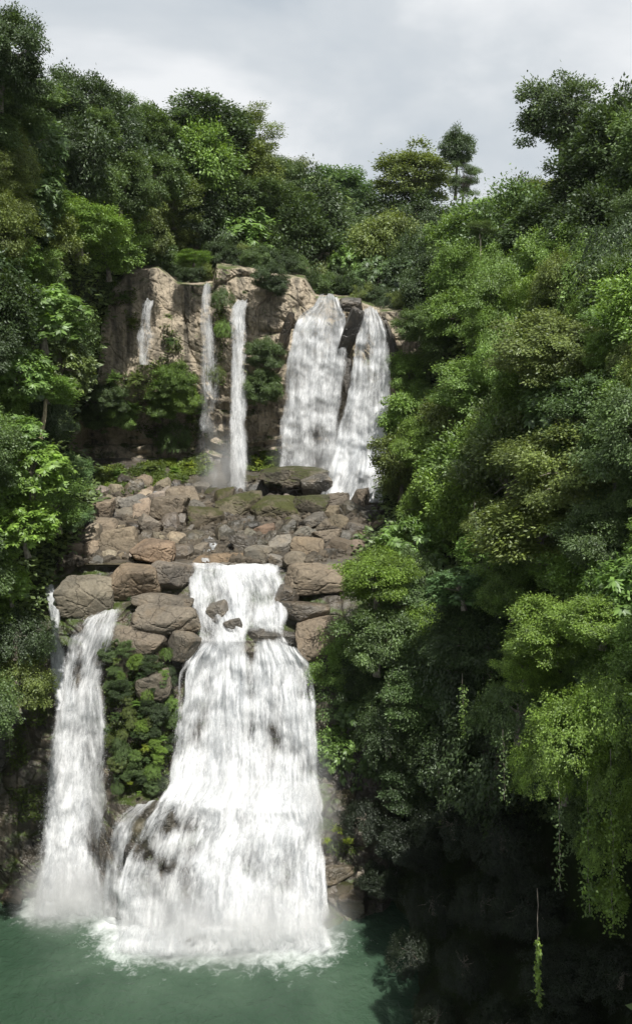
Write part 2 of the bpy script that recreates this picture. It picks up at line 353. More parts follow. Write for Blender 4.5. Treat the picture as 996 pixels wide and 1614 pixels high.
def rock_full(px, py):
    Y = rockY(px, py); p = P(px, py, Y)
    f1, f2, idr = worley(p * np.array([0.20, 0.20, 0.15]) + fbm(p * 0.3, 2, 6)[..., None] * .5 + 3.3, 5)
    g1, g2, idg = worley(p * 1.05 + 1.7, 12)
    big = (idr - 0.5) * 1.1 * sst(0.0, 0.25, f2 - f1) ; crack = np.exp(-((f2 - f1) / 0.035) ** 2) * 0.30
    sm = (idg - 0.5) * 0.22 * sst(0, 0.2, g2 - g1) + np.exp(-((g2 - g1) / 0.06) ** 2) * 0.06
    dg = np.abs(((p[..., 2] + p[..., 0] * .55) * .5 + fbm(p * .35, 3, 14)) % 1.0 - .5)
    n = fbm(p * 0.4, 5, 3) * 0.8 + fbm(p * 2.2, 4, 8) * 0.32 + np.exp(-(dg / .05) ** 2) * .15 + (1 - np.abs(fbm(p * np.array([1.1, 1.1, .45]), 4, 18))) * .3
    up = py < 722; wt = np.where(up, 0.7, 0.5)
    wt = np.where((py > 722) & (py < 893), 0.25, wt)
    # horizontal bedding in the undercut and the lower cliff
    strat = np.abs(((p[..., 2] * 0.9 + fbm(p * 0.25, 2, 4) * 0.8) % 1.0) - 0.5) * 2
    st = np.where(up, sst(600, 640, py) * 1.0, np.where(py > 1000, 0.22, 0.0)) * strat * (0.5 + 0.9 * fbm(p * 0.5 + 9, 3, 41))
    infall = sst(270, 300, px) * sst(505, 485, px) * sst(880, 900, py)
    wt = wt * (1 - 0.45 * infall)
    wt = wt * np.where(up & (py < 600), 1 - .45 * sst(330, 250, px), 1.0)
    return Y + (big + crack + sm + n) * wt + st
def ray_mesh(name, x0, x1, y0, y1, nx, ny, mat, fn, label=None, cat=None, mask=None):
    gx, gy = np.meshgrid(np.linspace(x0, x1, nx), np.linspace(y0, y1, ny))
    Y = fn(gx, gy); v = P(gx, gy, Y).reshape(-1, 3)
    mk = None
    if mask is not None: mk = mask(gx[:-1, :-1], gy[:-1, :-1])
    f = grid_faces(ny, nx, mk); v, f = compact(v, f)
    return obj(name, mesh_np(name, v, f, mat, smooth=False), kind='structure')
up_mask = lambda x, y: ~((y < np.interp(x, [a for a, b in LIP], [b for a, b in LIP]) - 88))
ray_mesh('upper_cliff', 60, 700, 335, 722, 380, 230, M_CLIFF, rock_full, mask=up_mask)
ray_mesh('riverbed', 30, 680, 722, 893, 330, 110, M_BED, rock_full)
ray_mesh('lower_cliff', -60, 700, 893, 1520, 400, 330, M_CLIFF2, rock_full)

# ------------------------------------------------------------------ hillsides (forest floor)
CP = [(-300, 0, 45), (0, 60, 57), (60, 130, 63), (150, 190, 76), (270, 200, 89), (400, 220, 99), (480, 290, 108), (590, 330, 122), (650, 320, 114), (750, 320, 98), (880, 280, 80), (996, 200, 68), (1300, 100, 50),
      (0, 300, 51), (150, 300, 69), (300, 310, 86), (420, 340, 93), (520, 390, 92), (620, 420, 86), (750, 430, 72), (880, 430, 60), (996, 400, 50), (1300, 400, 34),
      (0, 500, 46), (100, 500, 60), (180, 420, 75), (110, 560, 65), (0, 700, 43), (80, 700, 52), (60, 850, 48), (0, 900, 43), (-300, 700, 30), (-300, 300, 36),
      (640, 520, 73), (620, 660, 73), (640, 780, 60), (700, 600, 65), (800, 600, 51), (900, 600, 43), (996, 600, 37), (1300, 700, 26), (700, 800, 55), (850, 800, 43), (996, 800, 34),
      (600, 900, 51), (700, 950, 47), (850, 950, 38), (996, 1000, 29), (560, 1050, 49), (700, 1100, 45), (620, 1200, 47), (700, 1200, 45), (850, 1200, 37), (996, 1200, 29), (1300, 1100, 20),
      (620, 1400, 43), (700, 1400, 41), (640, 1500, 38.5), (700, 1560, 34), (640, 1614, 33), (750, 1614, 30), (850, 1400, 36), (996, 1400, 32), (850, 1614, 29.5), (996, 1614, 26), (1300, 1500, 22), (1300, 1800, 20),
      (0, 1000, 46), (50, 1050, 48), (40, 1200, 47), (40, 1400, 45.2), (0, 1300, 44.5), (-300, 1200, 30), (-300, 1600, 28), (700, 1800, 28), (1000, 1900, 20),
      (300, 420, 92), (450, 440, 92), (560, 470, 88)]
CPa = np.array(CP, float); cx_, cy_, cz_ = CPa[:, 0] / 500, CPa[:, 1] / 500, np.log(CPa[:, 2])
def _tps(r): return np.where(r > 1e-9, r * r * np.log(np.maximum(r, 1e-9)), 0)
_n = len(CP); _A = np.zeros((_n + 3, _n + 3)); _A[:_n, :_n] = _tps(np.hypot(cx_[:, None] - cx_[None], cy_[:, None] - cy_[None])) + np.eye(_n) * 0.01
_A[:_n, _n] = 1; _A[:_n, _n + 1] = cx_; _A[:_n, _n + 2] = cy_; _A[_n:, :_n] = _A[:_n, _n:].T
_w = np.linalg.solve(_A, np.concatenate([cz_, [0, 0, 0]]))
def canY(px, py):
    px = np.asarray(px, float); py = np.asarray(py, float); sh = px.shape; x = px.ravel() / 500; y = py.ravel() / 500
    r = _tps(np.hypot(x[:, None] - cx_[None], y[:, None] - cy_[None])) @ _w[:_n] + _w[_n] + _w[_n + 1] * x + _w[_n + 2] * y
    return np.exp(r).reshape(sh)
RIVER = [(215, 425), (340, 418), (490, 440), (540, 465), (600, 490), (612, 540), (608, 640), (598, 700), (600, 760), (615, 820), (560, 870), (525, 900), (520, 960), (535, 1010), (495, 1060), (508, 1230),
         (560, 1250), (580, 1400), (570, 1470), (640, 1560), (660, 1700), (-400, 1700), (-400, 1425), (0, 1420), (50, 1400), (60, 1200), (75, 1060), (65, 930), (95, 870), (140, 790), (130, 740), (80, 715), (110, 640), (140, 600), (150, 500), (200, 440)]
SKYL = [(-500, -100), (0, 25), (20, 55), (40, 70), (75, 110), (115, 148), (160, 150), (205, 150), (250, 178), (290, 165), (350, 178), (415, 215), (450, 240), (490, 262), (540, 282), (585, 308), (610, 300), (640, 315), (700, 305), (760, 305), (820, 280), (870, 262), (925, 245), (955, 155), (1000, 140), (1500, 0)]
def skyl(px): return np.interp(px, [a for a, b in SKYL], [b for a, b in SKYL])
def hill_fn(gx, gy):
    Y = canY(gx, gy) * 1.03 + 1.6
    ins = inpoly(gx, gy, RIVER); dd_ = polydist(gx, gy, RIVER); rk_ = rockY(gx, gy) + 2.5
    Y = np.where(ins & (gy > 400), np.maximum(Y, Y + (rk_ - Y) * np.clip(dd_ / 22, 0, 1)), Y); p = P(gx, gy, Y)
    return Y + fbm(p * 0.22, 4, 31) * 1.6 + fbm(p * 0.9, 3, 35) * 0.4
hx0, hx1, hy0, hy1, hnx, hny = -560, 1560, -120, 1960, 340, 330
gx, gy = np.meshgrid(np.linspace(hx0, hx1, hnx), np.linspace(0, 1, hny)); gy = (skyl(gx) + 40) * (1 - gy) + hy1 * gy
hY = hill_fn(gx, gy); hv = P(gx, gy, hY)
cxx, cyy = gx[:-1, :-1] + 3, gy[:-1, :-1] + 3
hmask = ~(inpoly(cxx, cyy, RIVER) & (polydist(cxx, cyy, RIVER) > 45))
hmask &= ~((hv[:-1, :-1, 2] < -3))
hf = grid_faces(hny, hnx, hmask); vv, hf2 = compact(hv.reshape(-1, 3), hf)
HILL = obj('hillside', mesh_np('hillside', vv, hf2, M_SOIL, smooth=True), kind='structure')

# ------------------------------------------------------------------ pool
nxp, nyp = 420, 330
px_ = np.linspace(-30, 34, nxp); py_ = np.linspace(4, 49, nyp); GX, GY = np.meshgrid(px_, py_)
def shore_foam(X, Yw):
    # distance in front of the feet of the falls (left fall, side cascade, main fall)
    segs = [((-14.8, 44.6), (-10.2, 44.6), 1.2, .92), ((-10.6, 43.2), (-9.3, 42.8), 1.2, 0.9), ((-9.4, 41.9), (-0.7, 41.6), 1.5, .92)]
    f = np.zeros(X.shape)
    for (a, b), (c, d), rad, amp in segs:
        dx, dy = c - a, d - b; t = np.clip(((X - a) * dx + (Yw - b) * dy) / (dx * dx + dy * dy), 0, 1)
        q = np.hypot(X - a - t * dx, Yw - b - t * dy); f = np.maximum(f, amp * np.exp(-(q / rad) ** 2) + 0.40 * np.exp(-(q / (rad * 3.4)) ** 2))
    return np.clip(f, 0, 1.2)
foam = shore_foam(GX, GY)
pp = np.stack([GX, GY, 0 * GX], -1)
Z = fbm(pp * 0.9, 4, 51) * 0.035 + (fbm(pp * 1.8, 4, 55) * 0.16 + 0.10) * sst(0.3, 1.1, foam)
pv = np.stack([GX, GY, Z], -1).reshape(-1, 3)
obj('pool', mesh_np('pool', pv, grid_faces(nyp, nxp), M_POOL, True, attr={'foam': foam.ravel()}), kind='structure')

# ------------------------------------------------------------------ waterfalls
def droplets(name, pts, size, parent=None, **tags):
    n = len(pts); base = np.array([[1, 1, 1], [-1, -1, 1], [-1, 1, -1], [1, -1, -1]], float) * 0.577
    s = np.asarray(size) * np.ones(n)
    q = np.random.normal(size=(n, 4)); q /= np.linalg.norm(q, axis=1)[:, None]; a, b, c, d = q.T
    R = np.stack([np.stack([1 - 2 * (c * c + d * d), 2 * (b * c - a * d), 2 * (b * d + a * c)], -1), np.stack([2 * (b * c + a * d), 1 - 2 * (b * b + d * d), 2 * (c * d - a * b)], -1), np.stack([2 * (b * d - a * c), 2 * (c * d + a * b), 1 - 2 * (b * b + c * c)], -1)], 1)
    v = np.einsum('nij,kj->nki', R, base) * s[:, None, None] + pts[:, None]
    f = (np.array([[0, 1, 2], [0, 3, 1], [0, 2, 3], [1, 3, 2]])[None] + 4 * np.arange(n)[:, None, None]).reshape(-1, 3)
    return obj(name, mesh_np(name, v.reshape(-1, 3), f, M_DROP), parent, **tags)
def fall(name, rows, Yfn, dens, label, layers=((0.0, M_FALL, 1.0),), ruffle=0.25, edge=0.16, nu=None, spray=0, arch=0, slant=0, lumps=0.0, patch=0.25, parent=None, part='cascade', fade=0, fadein=0, step=2.5, drop=0.03):
    rows = np.array(rows, float); ys = np.arange(rows[0, 0], rows[-1, 0] + .1, step)
    Lx = np.interp(ys, rows[:, 0], rows[:, 1]); Rx = np.interp(ys, rows[:, 0], rows[:, 2])
    nu = nu or int(max(10, (Rx - Lx).max() / 2.5))
    root = None
    for li, (off, mat, dm) in enumerate(layers):
        u = np.linspace(0, 1, nu); U, YY = np.meshgrid(u, ys)
        wob = 5.0 * fbm(np.stack([YY[:, 0] * 0.03, YY[:, 0] * 0 + li * 9, YY[:, 0] * 0], -1), 3, 61)[:, None] * (1 - U) + 5.0 * fbm(np.stack([YY[:, 0] * 0.03, YY[:, 0] * 0 + 5 + li * 9, YY[:, 0] * 0], -1), 3, 62)[:, None] * U
        X = Lx[:, None] * (1 - U) + Rx[:, None] * U + wob
        tf = 1 - sst(0, 70, YY - ys[0])
        YY = YY + (arch * (2 * U - 1) ** 2 + slant * (U - .5) + 5 * fbm(np.stack([U * 7 + ys[0], 0 * U, 0 * U + li], -1), 3, 64)) * tf
        Y = Yfn(X, YY) - off
        p = P(X, YY, Y)
        um = (U - .5) * float(np.mean((Rx - Lx) / F * Y.mean())) * 1.1 + 40; vm = np.concatenate([[0], np.cumsum(np.linalg.norm(np.diff(p[:, nu // 2], axis=0), axis=1))])[:, None] + 0 * U
        q = np.stack([um * 1.5, vm * 0.22, 0 * um + li * 7.7], -1); q2 = np.stack([um * 4.0, vm * 0.5, 0 * um + 3], -1)
        lp = fbm(np.stack([p[..., 0] * .8, p[..., 2] * .9, 0 * U + ys[0]], -1), 3, 91)
        rf = np.abs(fbm(q, 3, 71)) * 1.6 + 0.35 * fbm(q2, 3, 73)
        top = sst(0, 14, YY - ys[0])
        Y = Y - ruffle * rf * (0.25 + 0.75 * top) + 0.25 * ruffle * (2 * U - 1) ** 2
        Y = Y - lumps * np.maximum(lp, -.3) * top
        p = P(X, YY, Y)
        ed = np.minimum(U, 1 - U); em = sst(0.0, edge, ed + 0.06 * fbm(q2 * 0.7, 2, 77))
        if fadein: em = em * sst(ys[0] + 2, ys[0] + fadein, YY + 5 * fbm(np.stack([U * 9, 0 * U, 0 * U], -1), 3, 5))
        if fade: em = em * (1 - sst(ys[-1] - fade, ys[-1], YY))
        dn = (dens(X, YY) + patch * fbm(np.stack([p[..., 0] * 1.3, p[..., 2] * .8, 0 * U + li * 4], -1), 3, 95) + patch * 1.2 * lp) * em * dm
        me = mesh_np(name, p.reshape(-1, 3), grid_faces(len(ys), nu), mat, True, uv=np.stack([um.ravel() + li * 31, vm.ravel()], -1), attr={'dens': dn.ravel()})
        if li == 0 and parent is not None: root = obj(part, me, parent)
        elif li == 0: root = obj(name, me, label=label, category='waterfall')
        else: obj('front_veil', me, root)
    if spray:
        k = spray; ui = np.random.rand(k); e = np.random.rand(k) < 0.45; ui = np.where(e, np.where(np.random.rand(k) < .5, np.abs(np.random.normal(0, .07, k)), 1 - np.abs(np.random.normal(0, .07, k))), ui)
        yi = ys[0] + (ys[-1] - ys[0]) * np.random.rand(k) ** 0.75
        xi = np.interp(yi, ys, Lx) * (1 - ui) + np.interp(yi, ys, Rx) * ui + np.random.normal(0, 1.8, k)
        Yi = Yfn(xi, yi) - layers[-1][0] - 0.15 - np.abs(np.random.normal(0, .3, k))
        droplets('spray', P(xi, yi, Yi), drop * (0.5 + np.random.rand(k)), root, kind='stuff')
    return root
def rk(off):
    return lambda x, y: rockY(x, y) - off
def main_dens(x, y):
    d = 0.90 + 0 * x - .14 * sst(1010, 1000, y)
    d = d - 0.55 * np.exp(-(((x - 395) / 9) ** 2)) * sst(1000, 1020, y) * sst(1230, 1100, y)                 # dark seam in the upper plunge
    d = d - 0.45 * np.exp(-(((x - 325 + (y - 1100) * 0.15) / 10) ** 2)) * sst(1090, 1120, y) * sst(1235, 1200, y)
    d = d - 0.40 * np.exp(-(((x - 400) / 16) ** 2)) * sst(1290, 1320, y) * sst(1430, 1370, y)
    d = d - 0.55 * sst(330, 290, x) * sst(1250, 1275, y) * sst(1445, 1400, y)                                # darker lower left cascades
    d = d - 0.75 * np.exp(-(((y - 1001) / 9) ** 2)) * sst(380, 410, x)
    d = d - 0.35 * np.exp(-(((x - 425) / 30) ** 2) - ((y - 955) / 22) ** 2) - 0.3 * np.exp(-(((y - 1010) / 12) ** 2)) * sst(330, 380, x)
    d = d + 0.35 * sst(1410, 1460, y) * sst(230, 330, x) + 0.3 * np.exp(-(((y - 1262 - (x - 380) * .12) / 22) ** 2)) - .12 * sst(1100, 1200, y) * sst(1250, 1215, y) + 0.12 * sst(1000, 940, y)
    d = d + 0.15 * np.exp(-(((x - 350) / 40) ** 2)) * (y > 1020)
    return d
main = bpy.data.objects.new('main_waterfall', None); COL.objects.link(main); main['category'] = 'waterfall'
main['label'] = 'broad white waterfall plunging in steps into the green pool, largest of all the falls'
LY = ((0.0, M_FALL, 1.0), (0.4, M_VEIL, 0.60))
fall('', [(890, 298, 446), (905, 295, 446), (925, 295, 454), (950, 299, 452), (985, 304, 452), (1010, 304, 462), (1034, 300, 468)], rk(0.6), main_dens, '', layers=LY, ruffle=.5, lumps=.45, patch=.6, edge=.10, arch=-2, slant=6, spray=750, drop=.011, parent=main, part='upper_cascade', fade=24)
fall('', [(1000, 306, 470), (1012, 299, 477), (1030, 290, 485), (1060, 284, 491), (1100, 279, 496), (1180, 271, 504), (1235, 261, 511), (1260, 246, 512), (1290, 228, 513), (1320, 212, 514), (1350, 200, 515), (1390, 190, 514), (1440, 184, 516), (1478, 178, 518), (1496, 172, 520)], rk(0.6), main_dens, '', layers=LY, ruffle=.5, lumps=.4, patch=.62, edge=.05, arch=20, slant=4, spray=4000, drop=.011, parent=main, part='plunge', fadein=22)
def apron(z0, z1, y0, y1): return lambda x, y: -(CAMZ - np.interp(y, [y0, (y0 + y1) / 2, y1], [z0, z0 * .35, z1])) / slope(y)
fall('', [(1452, 182, 512), (1470, 176, 518), (1490, 168, 522), (1512, 176, 500)], apron(1.3, .03, 1452, 1512), lambda x, y: 0.95 - .55 * sst(1485, 1512, y), '', layers=((0, M_FALL, 1.0), (.25, M_VEIL, .7)), ruffle=.3, lumps=.5, patch=.6, edge=.12, arch=4, parent=main, part='splash_apron', fadein=18, fade=20)
ld = lambda a: (lambda x, y: a + 0 * x)
lleft = fall('lower_left_waterfall', [(966, 128, 190), (985, 112, 188), (1005, 100, 186), (1040, 98, 168), (1080, 92, 162), (1110, 86, 166), (1160, 76, 172), (1250, 67, 172), (1350, 58, 168), (1438, 46, 170), (1452, 44, 172)],
     rk(0.5), lambda x, y: 0.78 - 0.55 * np.exp(-(((x - 122) / 12) ** 2)) * sst(1120, 1060, y) - 0.32 * sst(130, 150, x) * sst(1130, 1200, y) - 0.25 * sst(1010, 975, y) + 0.25 * sst(1350, 1430, y) + 0.15 * np.exp(-(((x - 95) / 22) ** 2)) * sst(1150, 1230, y),
     'tall white waterfall at the far left dropping into the pool beside the fern covered rock', layers=((0.0, M_FALL, 1.0), (0.45, M_VEIL, 0.55)), ruffle=0.35, edge=0.2, slant=-22, arch=4, lumps=.3, patch=.4, spray=2250, drop=.011)
fall('', [(1412, 52, 168), (1430, 46, 172), (1452, 50, 168)], apron(1.0, .03, 1412, 1452), lambda x, y: 0.9 - .4 * sst(1435, 1452, y), '', layers=((0, M_FALL, 1.0),), ruffle=.25, lumps=.4, patch=.6, edge=.2, arch=3, parent=lleft, part='splash_apron', fadein=18, fade=14)
fall('feeder_chute', [(922, 66, 88), (940, 72, 92), (965, 79, 93), (1000, 80, 98), (1020, 72, 102), (1060, 80, 108), (1120, 88, 116)],
     rk(0.6), ld(0.85), 'thin white chute squeezing past the left side of the round boulder', ruffle=0.15, edge=0.2, spray=600, drop=.011)
fall('side_cascade', [(1266, 205, 245), (1280, 190, 232), (1310, 172, 214), (1350, 163, 204), (1400, 160, 200), (1446, 155, 205)],
     rk(0.45), ld(0.55), 'small thin cascade between the left waterfall and the broad main waterfall', ruffle=0.25, edge=0.25, slant=-10, lumps=.3, patch=.4, spray=500, drop=.011)
upY = lambda base, sl=0.0: (lambda x, y: base + sl * (y - 600) / 100)
fall('cliff_trickle', [(472, 226, 244), (515, 222, 241), (528, 214, 250), (576, 218, 240)], lambda x, y: rockY(x, y) - 1.5, ld(0.42), 'shortest thin trickle on the tan cliff left of the other upper falls', layers=((0, M_VEIL, 1.0),), ruffle=0.1, edge=0.3)
fall('misty_waterfall', [(446, 320, 333), (500, 315, 338), (560, 313, 344), (620, 314, 348), (782, 308, 354)], lambda x, y: rockY(x, 560 + 0 * y) - 1.6 - np.maximum(0, (y - 600) / 180) * 3.4, lambda x, y: 0.45 - 0.30 * sst(540, 640, y), 'thin misty waterfall fading to spray beside the narrow white column', layers=((0, M_MISTY, 1.0), (0.6, M_VEIL, 0.6)), ruffle=0.15, edge=0.35, spray=600, drop=.011)
fall('narrow_waterfall', [(474, 374, 393), (484, 366, 392), (505, 362, 391), (600, 363, 389), (700, 361, 390), (778, 357, 391)], lambda x, y: rockY(x, 500 + 0 * y) - 1.5 - np.maximum(0, (y - 500) / 280) * 3.6, lambda x, y: 0.80 + 0 * x, 'narrow white waterfall column standing alone left of the wide upper falls', layers=((0, M_FALL, 1.0), (0.4, M_VEIL, 0.6)), ruffle=0.2, edge=0.3, spray=750, drop=.011)
fall('wide_upper_waterfall', [(464, 502, 532), (478, 494, 538), (494, 472, 547), (520, 459, 548), (600, 448, 544), (700, 440, 536), (756, 434, 530)], lambda x, y: rockY(x, 520 + 0 * y) - 1.2 - np.maximum(0, (y - 500) / 250) * 2.0,
     lambda x, y: 0.72 - 0.35 * np.exp(-(((x - 478) / 5) ** 2)) * sst(600, 520, y) - 0.3 * np.exp(-(((x - 500) / 9) ** 2)) * sst(620, 700, y) - 0.22 * sst(560, 750, y), 'wide upper waterfall spreading over the ledge, left of the shaded waterfall',
     layers=((0, M_FALL, 1.0), (0.5, M_VEIL, 0.62)), ruffle=0.35, edge=0.09, arch=6, lumps=.3, patch=.35, spray=1500, drop=.011)
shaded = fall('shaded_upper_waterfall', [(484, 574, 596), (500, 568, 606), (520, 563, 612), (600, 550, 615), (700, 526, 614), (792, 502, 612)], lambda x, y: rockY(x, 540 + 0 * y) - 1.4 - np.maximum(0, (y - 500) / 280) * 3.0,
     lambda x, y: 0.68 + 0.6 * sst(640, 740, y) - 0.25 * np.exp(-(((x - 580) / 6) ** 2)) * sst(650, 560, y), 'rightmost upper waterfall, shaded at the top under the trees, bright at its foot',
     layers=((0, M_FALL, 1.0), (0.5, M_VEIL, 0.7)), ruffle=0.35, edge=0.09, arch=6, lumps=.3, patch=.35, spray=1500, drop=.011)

fall('', [(672, 536, 610), (700, 526, 611), (740, 514, 613), (794, 498, 613)], lambda x, y: rockY(x, 540 + 0 * y) - 3.0 - np.maximum(0, (y - 500) / 280) * 3.2 - .8 * sst(700, 790, y), lambda x, y: 1.05 + 0 * x, '', layers=((0, M_FALL, 1.0),), ruffle=.5, lumps=.5, patch=.4, edge=.14, parent=shaded, part='foot_splash', fadein=40)
for nm, rows_, lab_ in (('', [(838, 372, 380), (850, 376, 388), (862, 372, 384)], 'small white rivulet in the stream gap'), ('', [(866, 322, 332), (878, 316, 328), (886, 318, 334)], 'small white rivulet left of the stream gap near the brink'), ('', [(858, 190, 200), (868, 186, 198), (876, 184, 200)], 'small white rivulet entering the side pool'), ('', [(846, 326, 334), (856, 330, 342), (866, 326, 336)], 'thin white rivulet below the brownish mossy mound'), ('', [(770, 262, 268), (778, 232, 250), (786, 228, 244)], 'thin trickle over dark rock below the grassy bank')):
    fall('rivulet', rows_, rk(.75), ld(.55), lab_, ruffle=.05, edge=.3, patch=.6, step=1.2)
# soft spray clouds at the feet of the falls
def gauss_spray(name, px, py, Y, sx, sy, sz, n, size, label):
    c = P(px, py, Y); q = np.random.normal(size=(n, 3)) * np.array([sx, sy, sz]); q[:, 2] = np.abs(q[:, 2]); pts = c + q
    droplets(name, pts, size * (0.4 + np.random.rand(n)), None, kind='stuff', label=label, category='spray')
gauss_spray('fall_spray', 108, 1438, 44.0, 1.8, 0.4, 0.45, 1100, 0.012, 'white splash drops where the left waterfall hits the pool')
gauss_spray('fall_spray', 345, 1486, 41.3, 3.2, 0.5, 0.45, 2600, 0.012, 'broad white splash drops where the main waterfall hits the pool')
def mist(px, py, Y, rad, dens, label):
    m, t, out = newmat('mist'); l = t.links.new
    tcn = t.nodes.new('ShaderNodeTexCoord'); ln_ = t.nodes.new('ShaderNodeVectorMath'); ln_.operation = 'LENGTH'; l(tcn.outputs['Object'], ln_.inputs[0])
    g = mth(t, 'POWER', mth(t, 'SUBTRACT', 1.0, ln_.outputs['Value'], clamp=True), 1.4)
    nz = N(t, 'ShaderNodeTexNoise', Scale=2.2, Detail=3.0); l(tcn.outputs['Object'], nz.inputs['Vector'])
    q = mth(t, 'MULTIPLY', g, mth(t, 'MULTIPLY', mth(t, 'SUBTRACT', nz.outputs['Fac'], 0.25, clamp=True), 4.0 * dens))
    v = N(t, 'ShaderNodeVolumeScatter', Anisotropy=0.2); v.inputs['Color'].default_value = (.97, .98, 1, 1); l(q, v.inputs['Density']); l(v.outputs[0], out.inputs['Volume'])
    vv_, ff_ = ico(3); o = obj('mist', mesh_np('mist', vv_, ff_, m, True), None, P(px, py, Y), kind='stuff', label=label); o.scale = rad
mist(352, 745, 72.5, (2.6, 2.0, 5.0), .35, 'mist drifting at the foot of the narrow upper waterfall')
mist(556, 760, 71.0, (3.6, 2.4, 4.4), .9, 'dense white mist at the foot of the shaded upper waterfall')
mist(485, 725, 74.5, (3.8, 2.0, 3.6), .45, 'mist at the foot of the wide upper waterfall')
mist(108, 1415, 43.6, (3.4, 2.4, 2.6), 1.2, 'mist where the left waterfall hits the pool')
mist(360, 1455, 41.6, (7.2, 3.4, 2.8), 1.3, 'mist where the main waterfall hits the pool')
mist(495, 1300, 44.5, (1.8, 1.6, 6.0), .35, 'mist along the right edge of the main waterfall')
mist(360, 1240, 45.0, (4.5, 1.6, 1.6), .4, 'mist rising where the main waterfall strikes its middle step')

# ------------------------------------------------------------------ boulders
ICO = {2: ico(2), 3: ico(3), 4: ico(4), 5: ico(5)}
def rock_mesh(seed, mat, sub=4, faces=11, sharp=14, rough=0.06, round_=0.0, tilt_=0.0):
    rs = np.random.RandomState(seed); v, f = ICO[sub]
    n = rs.normal(size=(faces, 3)); n /= np.linalg.norm(n, axis=1)[:, None]; d = rs.uniform(0.62, 0.95, faces)
    ax = np.array([[1, 0, 0], [-1, 0, 0], [0, 1, 0], [0, -1, 0], [0, 0, 1], [0, 0, -1]], float) + rs.normal(size=(6, 3)) * 0.14
    if tilt_:
        q_, r_ = np.linalg.qr(rs.normal(size=(3, 3)) * tilt_ + np.eye(3)); ax = ax @ q_
    n = np.concatenate([n, ax / np.linalg.norm(ax, axis=1)[:, None]]); d = np.concatenate([d, rs.uniform(.85, .98, 6)])
    c = np.maximum(v @ n.T, 0.02) / d
    g = (c ** sharp).sum(1) ** (-1.0 / sharp)
    g = g * (1 - round_) + round_
    p = v * g[:, None]
    p = p * (1 + rough * fbm(p * 1.9 + seed, 4, seed)[:, None] + 0.35 * rough * fbm(p * 7 + seed, 3, seed + 3)[:, None])
    f1, f2, _ = worley(p * 1.3 + seed * .37, seed); p = p * (1 - 0.05 * np.exp(-((f2 - f1) / 0.05) ** 2))[:, None]
    return mesh_np('boulder', p, f, mat, smooth=False)
MR = {'tan': M_TAN, 'grey': M_GREY, 'dark': M_DARK, 'moss': M_MOSSY}
